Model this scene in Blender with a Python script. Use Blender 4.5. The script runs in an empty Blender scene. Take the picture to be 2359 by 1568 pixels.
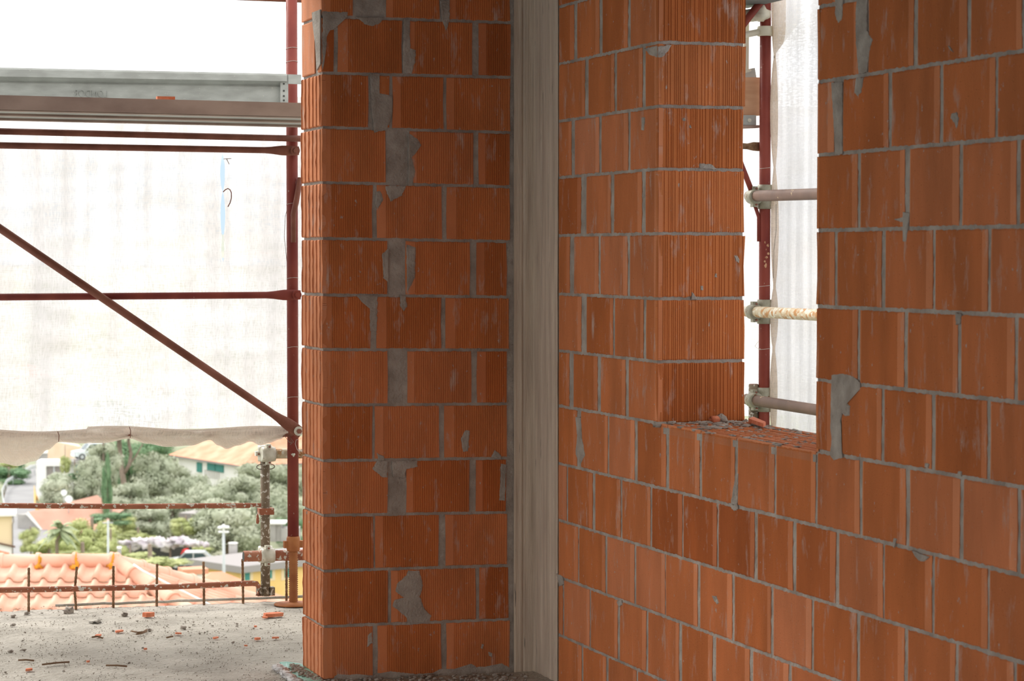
import bpy, math, random
from mathutils import Vector, Matrix, noise
random.seed(7)
C = bpy.context.scene.collection
SC = bpy.context.scene

# ------------------------------------------------------------------ camera
F = 5700.; CX = 1179.5; CY = 784.
PITCH = math.atan(201/F); YAW = math.atan(1889.5*math.cos(PITCH)/F)
fw = Vector((math.sin(YAW)*math.cos(PITCH), math.cos(YAW)*math.cos(PITCH), -math.sin(PITCH)))
rt = Vector((math.cos(YAW), -math.sin(YAW), 0.))
up = Vector((math.sin(YAW)*math.sin(PITCH), math.cos(YAW)*math.sin(PITCH), math.cos(PITCH)))
FH = Vector((math.sin(YAW), math.cos(YAW), 0))          # level heading
def ray(x, y): return fw + rt*((x-CX)/F) + up*((CY-y)/F)
_r = ray(1228.5, 784)
CAM = Vector((-9*_r.x, -9*_r.y, 1.52))
def on(ax, v, x, y):
    r = ray(x, y); return CAM + r*((v-CAM[ax])/r[ax])
def B(x, y, d): return CAM + ray(x, y)*d
cd = bpy.data.cameras.new('camera'); cam = bpy.data.objects.new('camera', cd); C.objects.link(cam)
cd.sensor_width = 36; cd.lens = F*36/2359; cd.clip_end = 6000; cd.clip_start = .05
cam.location = CAM; cam.rotation_euler = (math.pi/2-PITCH, 0, -YAW)
cd.dof.use_dof = True; cd.dof.focus_distance = 9.2; cd.dof.aperture_fstop = 9.5
SC.camera = cam
# ------------------------------------------------------------------ sky and exposure
W = bpy.data.worlds.new('sky'); SC.world = W; W.use_nodes = True
nt = W.node_tree; bg = nt.nodes['Background']
tc = nt.nodes.new('ShaderNodeTexCoord'); sx = nt.nodes.new('ShaderNodeSeparateXYZ'); nt.links.new(tc.outputs['Generated'], sx.inputs[0])
rp = nt.nodes.new('ShaderNodeValToRGB'); nt.links.new(sx.outputs['Z'], rp.inputs[0])
rp.color_ramp.elements[0].position = 0.038; rp.color_ramp.elements[0].color = (.34, .43, .51, 1)
rp.color_ramp.elements[1].position = 0.052; rp.color_ramp.elements[1].color = (1, 1, 1, 1)
nt.links.new(rp.outputs[0], bg.inputs[0]); bg.inputs[1].default_value = 1.7
sl = bpy.data.lights.new('sun', 'SUN'); sl.energy = 2.4; sl.angle = math.radians(20); sl.color = (1, .96, .9)
so = bpy.data.objects.new('sun', sl); C.objects.link(so); so.rotation_euler = Vector((.30, -.72, -.62)).to_track_quat('-Z', 'Y').to_euler()
SC.view_settings.view_transform = 'Standard'; SC.view_settings.look = 'None'
SC.view_settings.exposure = 0.25; SC.view_settings.gamma = 1; SC.view_settings.use_curve_mapping = False

# ------------------------------------------------------------------ materials
def mat(name, col, rough=.8, metal=0., col2=None, nscale=8., stretch=(1,1,1), bump=0., bscale=60., spk=None, spk_scale=60., spk_t=.66, lo=.35, hi=.65, trans=0., coord='Object'):
    m = bpy.data.materials.new(name); m.use_nodes = True; t = m.node_tree; N = t.nodes; L = t.links
    b = N['Principled BSDF']; b.inputs['Roughness'].default_value = rough; b.inputs['Metallic'].default_value = metal
    b.inputs['Specular IOR Level'].default_value = .3
    co = N.new('ShaderNodeTexCoord'); mp = N.new('ShaderNodeMapping'); L.new(co.outputs[coord], mp.inputs[0]); mp.inputs['Scale'].default_value = stretch
    src = None
    if col2:
        n = N.new('ShaderNodeTexNoise'); n.inputs['Scale'].default_value = nscale; n.inputs['Detail'].default_value = 6; L.new(mp.outputs[0], n.inputs[0])
        r = N.new('ShaderNodeValToRGB'); r.color_ramp.elements[0].position = lo; r.color_ramp.elements[1].position = hi
        r.color_ramp.elements[0].color = (*col, 1); r.color_ramp.elements[1].color = (*col2, 1); L.new(n.outputs[0], r.inputs[0]); src = r.outputs[0]
    if spk:
        n2 = N.new('ShaderNodeTexNoise'); n2.inputs['Scale'].default_value = spk_scale; n2.inputs['Detail'].default_value = 3; L.new(mp.outputs[0], n2.inputs[0])
        r2 = N.new('ShaderNodeValToRGB'); r2.color_ramp.elements[0].position = spk_t; r2.color_ramp.elements[1].position = spk_t+.03; L.new(n2.outputs[0], r2.inputs[0])
        mx = N.new('ShaderNodeMix'); mx.data_type = 'RGBA'; L.new(r2.outputs[0], mx.inputs[0])
        if src: L.new(src, mx.inputs[6])
        else: mx.inputs[6].default_value = (*col, 1)
        mx.inputs[7].default_value = (*spk, 1); src = mx.outputs[2]
    if src: L.new(src, b.inputs['Base Color'])
    else: b.inputs['Base Color'].default_value = (*col, 1)
    if bump:
        n3 = N.new('ShaderNodeTexNoise'); n3.inputs['Scale'].default_value = bscale; n3.inputs['Detail'].default_value = 5; L.new(mp.outputs[0], n3.inputs[0])
        bp = N.new('ShaderNodeBump'); bp.inputs['Strength'].default_value = bump; bp.inputs['Distance'].default_value = .01; L.new(n3.outputs[0], bp.inputs['Height']); L.new(bp.outputs[0], b.inputs['Normal'])
    return m

def brick_mat():
    m = bpy.data.materials.new('hollow clay brick'); m.use_nodes = True; t = m.node_tree; N = t.nodes; L = t.links
    b = N['Principled BSDF']; b.inputs['Roughness'].default_value = .85; b.inputs['Specular IOR Level'].default_value = .15
    at = N.new('ShaderNodeAttribute'); at.attribute_name = 'tone'; sp = N.new('ShaderNodeSeparateColor'); L.new(at.outputs['Color'], sp.inputs[0])
    r = N.new('ShaderNodeValToRGB'); L.new(sp.outputs[0], r.inputs[0]); e = r.color_ramp.elements
    e[0].position = 0; e[0].color = (.42, .110, .028, 1); e[1].position = 1; e[1].color = (.66, .255, .125, 1)
    k = e.new(.45); k.color = (.56, .180, .058, 1)
    uv = N.new('ShaderNodeUVMap'); mp = N.new('ShaderNodeMapping'); L.new(uv.outputs[0], mp.inputs[0])
    mp.inputs['Scale'].default_value = (1, .28, 1); cb = N.new('ShaderNodeCombineXYZ'); L.new(sp.outputs[1], cb.inputs[2]); 
    ad = N.new('ShaderNodeVectorMath'); ad.operation = 'ADD'; sc = N.new('ShaderNodeVectorMath'); sc.operation = 'SCALE'; sc.inputs[3].default_value = 17.
    L.new(cb.outputs[0], sc.inputs[0]); L.new(sc.outputs[0], ad.inputs[1]); L.new(mp.outputs[0], ad.inputs[0])
    bm = N.new('ShaderNodeMath'); bm.operation = 'MULTIPLY'; L.new(sp.outputs[2], bm.inputs[0]); bm.inputs[1].default_value = .22
    bx = N.new('ShaderNodeMix'); bx.data_type = 'RGBA'; L.new(bm.outputs[0], bx.inputs[0]); L.new(r.outputs[0], bx.inputs[6]); bx.inputs[7].default_value = (.74, .30, .17, 1)
    # broad blotches of fired colour
    n1 = N.new('ShaderNodeTexNoise'); n1.inputs['Scale'].default_value = 9; n1.inputs['Detail'].default_value = 4; L.new(ad.outputs[0], n1.inputs[0])
    h = N.new('ShaderNodeHueSaturation'); L.new(bx.outputs[2], h.inputs['Color']); mr = N.new('ShaderNodeMapRange'); L.new(n1.outputs[0], mr.inputs[0]); mr.inputs[1].default_value = .3; mr.inputs[2].default_value = .7; mr.inputs[3].default_value = .84; mr.inputs[4].default_value = 1.14; L.new(mr.outputs[0], h.inputs['Value'])
    # pale lime scuffs, streaked
    def scuff(scale, sy, t0, t1, col, src):
        mm = N.new('ShaderNodeMapping'); mm.inputs['Scale'].default_value = (1, sy, 1); L.new(uv.outputs[0], mm.inputs[0])
        a2 = N.new('ShaderNodeVectorMath'); a2.operation = 'ADD'; L.new(mm.outputs[0], a2.inputs[0]); L.new(sc.outputs[0], a2.inputs[1])
        n = N.new('ShaderNodeTexNoise'); n.inputs['Scale'].default_value = scale; n.inputs['Detail'].default_value = 7; n.inputs['Roughness'].default_value = .68; L.new(a2.outputs[0], n.inputs[0])
        q = N.new('ShaderNodeMapRange'); q.inputs[1].default_value = t0; q.inputs[2].default_value = t1; L.new(n.outputs[0], q.inputs[0])
        x = N.new('ShaderNodeMix'); x.data_type = 'RGBA'; L.new(q.outputs[0], x.inputs[0]); L.new(src, x.inputs[6]); x.inputs[7].default_value = (*col, 1); return x.outputs[2]
    s = scuff(24, .25, .57, .74, (.56, .38, .30), h.outputs[0])
    s = scuff(60, .6, .645, .70, (.50, .41, .35), s)
    # dark specks
    n4 = N.new('ShaderNodeTexNoise'); n4.inputs['Scale'].default_value = 330; n4.inputs['Detail'].default_value = 1; L.new(uv.outputs[0], n4.inputs[0])
    q4 = N.new('ShaderNodeMapRange'); q4.inputs[1].default_value = .70; q4.inputs[2].default_value = .76; L.new(n4.outputs[0], q4.inputs[0])
    x4 = N.new('ShaderNodeMix'); x4.data_type = 'RGBA'; L.new(q4.outputs[0], x4.inputs[0]); L.new(s, x4.inputs[6]); x4.inputs[7].default_value = (.25, .07, .03, 1)
    L.new(x4.outputs[2], b.inputs['Base Color'])
    n5 = N.new('ShaderNodeTexNoise'); n5.inputs['Scale'].default_value = 180; n5.inputs['Detail'].default_value = 4; L.new(uv.outputs[0], n5.inputs[0])
    bp = N.new('ShaderNodeBump'); bp.inputs['Strength'].default_value = .25; bp.inputs['Distance'].default_value = .004; L.new(n5.outputs[0], bp.inputs['Height']); L.new(bp.outputs[0], b.inputs['Normal'])
    return m

def net_mat(name, alpha, col, dens=0., amp=.20):
    m = bpy.data.materials.new(name); m.use_nodes = True; t = m.node_tree; N = t.nodes; L = t.links; N.clear()
    o = N.new('ShaderNodeOutputMaterial'); co = N.new('ShaderNodeTexCoord')
    di = N.new('ShaderNodeBsdfDiffuse'); tr = N.new('ShaderNodeBsdfTranslucent'); tp = N.new('ShaderNodeBsdfTransparent'); 
    mx = N.new('ShaderNodeMixShader'); mx.inputs[0].default_value = .62; L.new(di.outputs[0], mx.inputs[1]); L.new(tr.outputs[0], mx.inputs[2])
    def nz(sc, s, d=4):
        mp = N.new('ShaderNodeMapping'); mp.inputs['Scale'].default_value = s; L.new(co.outputs['UV'], mp.inputs[0])
        n = N.new('ShaderNodeTexNoise'); n.inputs['Scale'].default_value = sc; n.inputs['Detail'].default_value = d; L.new(mp.outputs[0], n.inputs[0]); return n.outputs[0]
    # vertical streaks of thicker weave, fine threads both ways
    a = nz(1., (14, .5, 1), 5); w1 = nz(1., (25, 160, 1), 2); w2 = nz(1., (170, 30, 1), 2); st = nz(1., (2, 5, 1), 6)
    def mrng(v, a0, a1, b0, b1):
        q = N.new('ShaderNodeMapRange'); L.new(v, q.inputs[0]); q.inputs[1].default_value = a0; q.inputs[2].default_value = a1; q.inputs[3].default_value = b0; q.inputs[4].default_value = b1; return q.outputs[0]
    def add(x, y):
        q = N.new('ShaderNodeMath'); q.operation = 'ADD'; L.new(x, q.inputs[0]); L.new(y, q.inputs[1]); return q.outputs[0]
    al = add(add(mrng(a, .35, .65, alpha-amp, alpha+amp), mrng(w1, .35, .65, -.12, .12)), mrng(w2, .35, .65, -.1, .1))
    cl = N.new('ShaderNodeClamp'); cl.inputs[1].default_value = .2; cl.inputs[2].default_value = .985; L.new(al, cl.inputs[0])
    fx = N.new('ShaderNodeMixShader'); L.new(cl.outputs[0], fx.inputs[0]); L.new(tp.outputs[0], fx.inputs[1]); L.new(mx.outputs[0], fx.inputs[2]); L.new(fx.outputs[0], o.inputs[0])
    r = N.new('ShaderNodeValToRGB'); L.new(st, r.inputs[0]); r.color_ramp.elements[0].position = .33; r.color_ramp.elements[1].position = .6
    r.color_ramp.elements[0].color = (col[0]*(1-dens), col[1]*(1-1.25*dens), col[2]*(1-1.7*dens), 1); r.color_ramp.elements[1].color = (*col, 1)
    mm = N.new('ShaderNodeMix'); mm.data_type = 'RGBA'; mm.blend_type = 'MULTIPLY'; mm.inputs[0].default_value = 1
    g = N.new('ShaderNodeCombineColor'); v = add(mrng(a, .36, .64, 1.04 if amp > .05 else 1., .80 if amp > .05 else .97), mrng(w2, .35, .65, -.05, .05)); [L.new(v, g.inputs[i]) for i in range(3)]
    L.new(r.outputs[0], mm.inputs[6]); L.new(g.outputs[0], mm.inputs[7])
    L.new(mm.outputs[2], di.inputs[0]); L.new(mm.outputs[2], tr.inputs[0])
    return m

M = {}
M['brick'] = brick_mat()
M['mortar'] = mat('grey mortar', (.29, .245, .205), .95, col2=(.44, .385, .33), nscale=14, bump=.5, bscale=120)
M['column'] = mat('board formed concrete', (.52, .41, .315), .9, col2=(.69, .565, .44), nscale=7, stretch=(5, 5, .35), bump=.3, bscale=50, spk=(.24, .20, .165), spk_scale=16, spk_t=.69)
M['slab'] = mat('rough concrete', (.37, .34, .29), .95, col2=(.54, .50, .435), nscale=3.5, bump=1., bscale=70, spk=(.33, .30, .26), spk_scale=45, spk_t=.66)
M['ceil'] = mat('ceiling concrete', (.33, .31, .28), .9, col2=(.42, .40, .36), nscale=3)
M['redsteel'] = mat('red primed steel', (.17, .024, .018), .55, col2=(.27, .055, .035), nscale=7, stretch=(1, 1, .6), spk=(.42, .33, .27), spk_scale=75, spk_t=.72, bump=.1)
M['brown'] = mat('rusty brown steel', (.17, .055, .032), .6, col2=(.27, .10, .065), nscale=9, spk=(.30, .2, .14), spk_scale=60, spk_t=.73, bump=.2)
M['speck'] = mat('rusty steel spattered with cement', (.30, .095, .05), .7, col2=(.42, .17, .095), nscale=8, spk=(.62, .58, .5), spk_scale=55, spk_t=.585, bump=.3)
M['speckdark'] = mat('dark steel spattered with cement', (.15, .12, .08), .7, col2=(.24, .18, .12), nscale=8, spk=(.58, .55, .48), spk_scale=60, spk_t=.575, bump=.3)
M['flake'] = mat('flaking cream paint over rust', (.50, .24, .08), .7, col2=(.62, .52, .36), nscale=28, lo=.42, hi=.52, spk=(.75, .70, .58), spk_scale=45, spk_t=.55, bump=.4)
M['mauve'] = mat('dull brown tube paint', (.13, .075, .055), .6, col2=(.18, .105, .075), nscale=9, spk=(.50, .38, .22), spk_scale=22, spk_t=.66, bump=.15)
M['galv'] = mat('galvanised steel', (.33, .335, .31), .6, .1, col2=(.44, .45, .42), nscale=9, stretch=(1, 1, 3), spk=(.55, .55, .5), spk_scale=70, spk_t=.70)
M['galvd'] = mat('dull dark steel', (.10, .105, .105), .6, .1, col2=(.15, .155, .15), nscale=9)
M['plank'] = mat('rust stained deck edge', (.27, .19, .155), .7, col2=(.38, .28, .23), nscale=5, stretch=(1, 1, 2))
M['coup'] = mat('pale painted coupler', (.52, .49, .39), .4, .1, col2=(.78, .76, .66), nscale=18, spk=(.28, .12, .05), spk_scale=40, spk_t=.68, bump=.2)
M['coupd'] = mat('weathered coupler', (.25, .23, .17), .5, .1, col2=(.42, .40, .31), nscale=18, spk=(.22, .09, .04), spk_scale=40, spk_t=.64, bump=.3)
M['rebar'] = mat('rusty rebar', (.14, .07, .03), .9, col2=(.30, .19, .11), nscale=40, bump=.5, bscale=100)
M['jack'] = mat('rusty orange threaded steel', (.30, .095, .03), .7, col2=(.42, .16, .055), nscale=12)
M['wire'] = mat('thin tie wire', (.22, .19, .16), .5)
M['wirelight'] = mat('pale tie wire', (.6, .55, .5), .5)
M['net'] = net_mat('white debris netting', .92, (.86, .84, .875), dens=.07, amp=.12)
M['hem'] = net_mat('folded beige netting', .965, (.93, .86, .80), dens=.12, amp=.02)
M['drape'] = net_mat('gathered beige netting', .96, (.90, .83, .76), dens=.12, amp=.02)
M['wood'] = mat('pale scaffold timber', (.50, .27, .15), .7, col2=(.60, .35, .21), nscale=6, stretch=(1, 1, 5))
M['cream'] = mat('cream painted steel', (.62, .58, .46), .5, col2=(.7, .66, .55), nscale=9)
M['tile'] = mat('salmon clay roof tile', (.70, .36, .25), .8, col2=(.80, .49, .37), nscale=2.2, bump=.1)
M['lichen'] = mat('orange lichen', (.75, .34, .04), .9)
M['ltile'] = mat('far orange roof', (.64, .26, .15), .8, col2=(.76, .38, .25), nscale=.6)
M['pinkroof'] = mat('far pink roof', (.70, .36, .27), .8, col2=(.76, .44, .34), nscale=.6)
M['wwall'] = mat('white render', (.86, .85, .82), .8)
M['ywall'] = mat('yellow render', (.82, .55, .20), .8, col2=(.86, .61, .26), nscale=.8)
M['pwall'] = mat('peach render', (.86, .60, .42), .8, col2=(.9, .72, .55), nscale=.7)
M['cwall'] = mat('cream render', (.80, .64, .42), .8)
M['orwall'] = mat('orange red render', (.80, .33, .20), .8)
M['gwall'] = mat('grey stone', (.34, .325, .31), .9, col2=(.44, .42, .40), nscale=.9)
M['groof'] = mat('grey flat roof', (.34, .315, .305), .8)
M['shut'] = mat('green shutter', (.07, .26, .23), .7)
M['glass'] = mat('dull window', (.30, .27, .25), .4)
M['dark'] = mat('painted opening shade', (.06, .06, .055), .8)  # near-black colour stands in for the shade inside openings and under the pergola
M['blue'] = mat('blue painted wall', (.12, .26, .42), .8)
M['asph'] = mat('asphalt', (.27, .265, .265), .9, col2=(.31, .305, .305), nscale=.3)
M['carw'] = mat('white car paint', (.80, .85, .88), .25)
M['cars'] = mat('silver car paint', (.55, .58, .60), .25, .2)
M['carg'] = mat('car glass', (.05, .08, .09), .1)
M['tyre'] = mat('tyre', (.05, .05, .05), .8)
M['ground'] = mat('grassy ground', (.20, .23, .13), .95, col2=(.34, .34, .24), nscale=.08, spk=(.38, .34, .27), spk_scale=.3, spk_t=.66)
M['hill'] = mat('wooded hillside', (.24, .27, .22), .95, col2=(.36, .36, .30), nscale=.03, spk=(.55, .30, .22), spk_scale=.05, spk_t=.62)
M['olive'] = mat('olive leaves', (.38, .42, .29), .8, col2=(.54, .56, .43), nscale=.9)  # leaf colours from here down are lightened to paint in valley haze
M['lime'] = mat('yellow green leaves', (.38, .43, .17), .8, col2=(.56, .58, .28), nscale=.9)
M['dgreen'] = mat('dark green leaves', (.13, .24, .12), .8, col2=(.24, .36, .20), nscale=.9)
M['palm'] = mat('palm fronds', (.26, .32, .17), .7, col2=(.42, .46, .28), nscale=1.5)
M['bark'] = mat('grey brown bark', (.24, .18, .14), .9, col2=(.33, .26, .21), nscale=2)
M['wist'] = mat('pale lilac blossom', (.62, .55, .60), .9, col2=(.80, .76, .76), nscale=1.2)
M['grey'] = mat('pale grey metal', (.55, .58, .58), .5)
M['whitem'] = mat('white metal', (.88, .88, .88), .4)
M['redp'] = mat('red plastic', (.65, .05, .05), .4)
M['sheet'] = mat('green plastic sheet', (.10, .36, .26), .35, col2=(.20, .48, .38), nscale=9, bump=.4, bscale=30)
M['fleece'] = mat('pale fibre fleece', (.66, .62, .60), .95, col2=(.78, .75, .73), nscale=30, bump=.6)
M['stick'] = mat('splinter of wood', (.20, .12, .07), .9)
M['chip'] = mat('broken brick', (.60, .16, .07), .85, col2=(.68, .24, .13), nscale=30, bump=.4)
M['cable'] = mat('white cable', (.88, .86, .84), .5)

# ------------------------------------------------------------------ helpers
class MB:
    def __init__(s): s.v = []; s.f = []; s.mi = []; s.sm = []; s.uv = []; s.col = []; s.mats = []; s.hasuv = False
    def m(s, name):
        if name not in s.mats: s.mats.append(name)
        return s.mats.index(name)
    def add(s, vs, fs, mat, smooth=False, uvs=None, col=None):
        o = len(s.v); s.v += [tuple(p) for p in vs]; k = s.m(mat)
        for f in fs:
            s.f.append(tuple(o+i for i in f)); s.mi.append(k); s.sm.append(smooth)
        if uvs: s.hasuv = True
        s.uv += list(uvs) if uvs else [(0, 0)]*len(vs)
        s.col += [col or (.5, .5, .5, 1)]*len(vs)
        return s
    def box(s, lo, hi, mat, R=None, T=None):
        x0, y0, z0 = lo; x1, y1, z1 = hi
        vs = [Vector(p) for p in ((x0,y0,z0),(x1,y0,z0),(x1,y1,z0),(x0,y1,z0),(x0,y0,z1),(x1,y0,z1),(x1,y1,z1),(x0,y1,z1))]
        if R is not None: vs = [R @ p for p in vs]
        if T is not None: vs = [p+Vector(T) for p in vs]
        return s.add(vs, [(3,2,1,0),(4,5,6,7),(0,1,5,4),(1,2,6,5),(2,3,7,6),(3,0,4,7)], mat)
    def prism(s, pts, off, mat, smooth=False):      # closed polygon extruded by a vector
        n = len(pts); off = Vector(off)
        vs = [Vector(p) for p in pts]+[Vector(p)+off for p in pts]
        fs = [tuple(range(n))[::-1], tuple(range(n, 2*n))]+[(i, (i+1) % n, n+(i+1) % n, n+i) for i in range(n)]
        return s.add(vs, fs, mat, smooth)
    def tube(s, pts, rad, mat, n=14, caps=True, hollow=0):   # rad: number, list of numbers or list of (a,b) with b vertical
        pts = [Vector(p) for p in pts]; k = len(pts); vs = []
        ref = None
        for i, p in enumerate(pts):
            d = (pts[min(i+1, k-1)]-pts[max(i-1, 0)]).normalized()
            if d.length < 1e-6: d = (pts[-1]-pts[0]).normalized()
            if ref is None:
                dd0 = (pts[-1]-pts[0]).normalized(); ref = Vector((0, 0, 1)) if abs(dd0.z) < .9 and abs(d.z) < .98 else Vector((1, 0, 0))
            a = d.cross(ref).normalized(); b = a.cross(d).normalized()
            r = rad[i] if isinstance(rad, (list, tuple)) else rad
            ra, rb = r if isinstance(r, (list, tuple)) else (r, r)
            for j in range(n):
                t = 2*math.pi*j/n; vs.append(p+a*math.cos(t)*ra+b*math.sin(t)*rb)
        fs = [(i*n+j, i*n+(j+1) % n, (i+1)*n+(j+1) % n, (i+1)*n+j) for i in range(k-1) for j in range(n)]
        s.add(vs, fs, mat, True)
        if caps:
            o = len(s.v)-len(vs); mi = s.m(mat)
            s.f += [tuple(o+j for j in range(n))[::-1], tuple(o+(k-1)*n+j for j in range(n))]; s.mi += [mi]*2; s.sm += [False]*2
        return s
    def ball(s, c, r, mat, n=8, jit=0., sq=(1, 1, 1)):
        c = Vector(c); vs = []; fs = []; sd = random.random()*99
        for i in range(n+1):
            for j in range(n*2):
                a = math.pi*i/n; b = math.pi*j/n
                p = Vector((math.sin(a)*math.cos(b), math.sin(a)*math.sin(b), math.cos(a)))
                q = r*(1+jit*noise.noise(p*1.7+Vector((sd, sd, 0)))*2)
                vs.append(c+Vector((p.x*sq[0], p.y*sq[1], p.z*sq[2]))*q)
        for i in range(n):
            for j in range(n*2): fs.append((i*2*n+j, (i+1)*2*n+j, (i+1)*2*n+(j+1) % (2*n), i*2*n+(j+1) % (2*n)))
        return s.add(vs, fs, mat, True)
    def build(s, name, parent=None, loc=None):
        me = bpy.data.meshes.new(name)
        vs = s.v
        if loc is not None: vs = [(a-loc[0], b-loc[1], c-loc[2]) for a, b, c in vs]
        me.from_pydata(vs, [], s.f); me.update()
        for q in s.mats: me.materials.append(M[q])
        me.polygons.foreach_set('material_index', s.mi); me.polygons.foreach_set('use_smooth', s.sm)
        if s.hasuv:
            u = me.uv_layers.new(name='UVMap'); ca = me.color_attributes.new('tone', 'FLOAT_COLOR', 'POINT')
            for lp in me.loops: u.data[lp.index].uv = s.uv[lp.vertex_index]
            ca.data.foreach_set('color', [c for q in s.col for c in q])
        o = bpy.data.objects.new(name, me); C.objects.link(o)
        if loc is not None: o.location = loc
        if parent: o.parent = parent
        return o
def tag(o, label, cat, group=None, kind=None):
    o['label'] = label; o['category'] = cat
    if group: o['group'] = group
    if kind: o['kind'] = kind
    return o
def struct(o): o['kind'] = 'structure'; return o
def empty(name, loc=(0, 0, 0), rz=0):
    o = bpy.data.objects.new(name, None); C.objects.link(o); o.location = loc; o.rotation_euler = (0, 0, rz); o.empty_display_size = .1; return o
def local(e):      # places following geometry given in world space under an empty that only translates
    return Vector(e.location)
def part(mb, name, e, label=None):
    mb.v = [(a-e.location.x, b-e.location.y, c-e.location.z) for a, b, c in mb.v]
    o = mb.build(name, e)
    if label: o['label'] = label
    return o
def sub(mb, name, e, parent, label=None):
    o = part(mb, name, e, label); o.parent = parent; return o
def copy_tree(o, parent=None):
    c = o.copy(); C.objects.link(c)
    if parent: c.parent = parent
    for ch in list(o.children): copy_tree(ch, c)
    return c
Rr = random.uniform

# ------------------------------------------------------------------ floor, ceiling
FLZ = 0.0
e1 = on(2, 0, 0, 1406); e2 = on(2, 0, 690, 1381); sl_ = (e2.y-e1.y)/(e2.x-e1.x)
def edgeY(x): return e2.y+sl_*(x-e2.x)
mb = MB(); nx, ny = 260, 260; X0, X1, Y0, Y1 = -4.2, 0.6, -1.2, 0
vs = []; fs = []; uv = []
for j in range(ny+1):
    for i in range(nx+1):
        x = X0+(X1-X0)*i/nx; y = Y0+(edgeY(x)-Y0)*j/ny
        p = Vector((x*9, y*9, 0)); z = .0035*noise.noise(p)+.0022*noise.noise(p*3.1)+.0022*noise.noise(p*7.7)+.004*max(0, noise.noise(Vector((x*28, y*28, 3)))-.25)*2-.004
        vs.append((x, y, z))
for j in range(ny):
    for i in range(nx): a = j*(nx+1)+i; fs.append((a, a+1, a+nx+2, a+nx+1))
mb.add(vs, fs, 'slab', True)
mb.box((-9, -12, -.25), (X1, Y0, -.004), 'slab')
mb.box((-9, Y0, -.25), (X0, edgeY(-6), -.004), 'slab')
mb.prism([(X0, Y0, -.012), (X1, Y0, -.012), (X1, edgeY(X1), -.012), (X0, edgeY(X0), -.012)], (0, 0, -.24), 'slab')
struct(mb.build('floor'))
YC_ = .32
mb = MB(); mb.prism([(-9, -12, 2.62), (.6, -12, 2.62), (.6, YC_, 2.62), (-9, YC_, 2.62)], (0, 0, .25), 'ceil')
struct(mb.build('ceiling'))

# ------------------------------------------------------------------ brick laying
BAND = [0.]
def profile(w, kind):
    """(u, depth) samples across a block face; u measured from its smooth band"""
    P = [(0., 0.)]; u = 0.
    if kind == 'pier': band, per, dep = .034, .0083, .0026
    elif kind == 'right': band, per, dep = .030, .0066, .0016
    elif kind == 'plain': return [(0, 0), (w*.3, 0), (w*.6, .0004), (w, 0)]
    elif kind == 'reveal':
        u = .004
        while u < w-.008:
            g = random.choice((.0055, .0065, .008, .011, .015)); P += [(u+g*.62, 0.), (u+g*.70, -.0022), (u+g*.92, -.0022), (u+g, 0.)]; u += g
        P.append((w, 0)); return [p for p in P if p[0] <= w-.0001 or p[0] == w]
    elif kind == 'broken':
        n = 6; a = .004
        for k in range(n):
            c = .012+k*(w-.03)/(n-1)+Rr(-.003, .003); P += [(c-.0027, 0), (c-.0014, .0042), (c+.0014, .0042), (c+.0027, 0.)]
        P.append((w, 0)); return P
    u = min(band*Rr(.7, 1.15), w*.5); P.append((u*.99, 0.)); BAND[0] = u
    while u < w-per*1.2:
        P += [(u, -dep), (u+per*.25, -dep), (u+per*.45, 0.), (u+per*.85, 0.)]; u += per
    P.append((w, 0)); return P
def brick(mb, org, du, dn, w, h, kind, tone, seed, flip=False, zl=None, zr=None, tl=None, tr=None, inset=0., rough=.0014):
    """org: lower left of the block face seen from outside, du: unit vector to its right, dn: outward normal"""
    P = profile(w, kind)
    if flip: P = [(w-u, d) for u, d in P][::-1]
    rows = [0, .02, .5, .98, 1] if kind != 'broken' else [0, .02, .12, .25, .38, .5, .62, .75, .88, .98, 1]
    hl = h if tl is None else tl; zl = zl or 0.; zr = zr or 0.; tr = h if tr is None else tr
    vs = []; uvs = []; n = len(P); s1 = random.random()*50
    for r in rows:
        eL = rough*1.6*noise.noise(Vector((s1, r*3.3, 0)))*2; eR = rough*1.6*noise.noise(Vector((s1+9, r*3.3, 0)))*2
        for k, (u, d) in enumerate(P):
            f = u/w
            uu = u*(1+0)+(eL*(1-f)+eR*f if k in (0, n-1) else 0)
            zb = zl+(zr-zl)*f; zt = hl+(tr-hl)*f
            if r in (0, 1): z = (zt if r else zb) + (rough*2*noise.noise(Vector((u*60, s1+r*7, 1))))
            else: z = zb+(zt-zb)*r
            z = z if r not in (0, 1) else z
            dd = d+inset
            if kind == 'broken':
                if abs(d) > 0: dd = inset+d*(.75+.5*abs(noise.noise(Vector((u*30, r*4+s1, 2)))*2))
                dd += .0016*noise.noise(Vector((u*45, r*6+s1, 5)))
            if k in (0, n-1) or r in (0, 1): dd -= .0022
            p = org+du*uu+Vector((0, 0, z))+dn*dd
            vs.append(p); uvs.append(((w-u if flip else u)+seed*3., z))
    nr = len(rows); fs = []
    for j in range(nr-1):
        for k in range(n-1): a = j*n+k; fs.append((a, a+1, a+n+1, a+n))
    # sides back into the wall
    per = [k for k in range(n)]+[j*n+n-1 for j in range(1, nr)]+[(nr-1)*n+k for k in range(n-2, -1, -1)]+[j*n for j in range(nr-2, 0, -1)]
    o = len(vs); m = len(per)
    for i in per: vs.append(vs[i]-dn*.014); uvs.append(uvs[i])
    for i in range(m): fs.append((per[i], o+i, o+(i+1) % m, per[(i+1) % m]))
    k0 = len(mb.v); mb.add(vs, fs, 'brick', False, uvs, (tone, seed, 0, 1))
    bw = min(.03, w*.2)
    for i, (uu, zz) in enumerate(uvs):
        d = uu-seed*3.
        if kind in ('pier', 'right') and (d < BAND[0]*.995 or w-d < .006): mb.col[k0+i] = (tone, seed, 1, 1)
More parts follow.
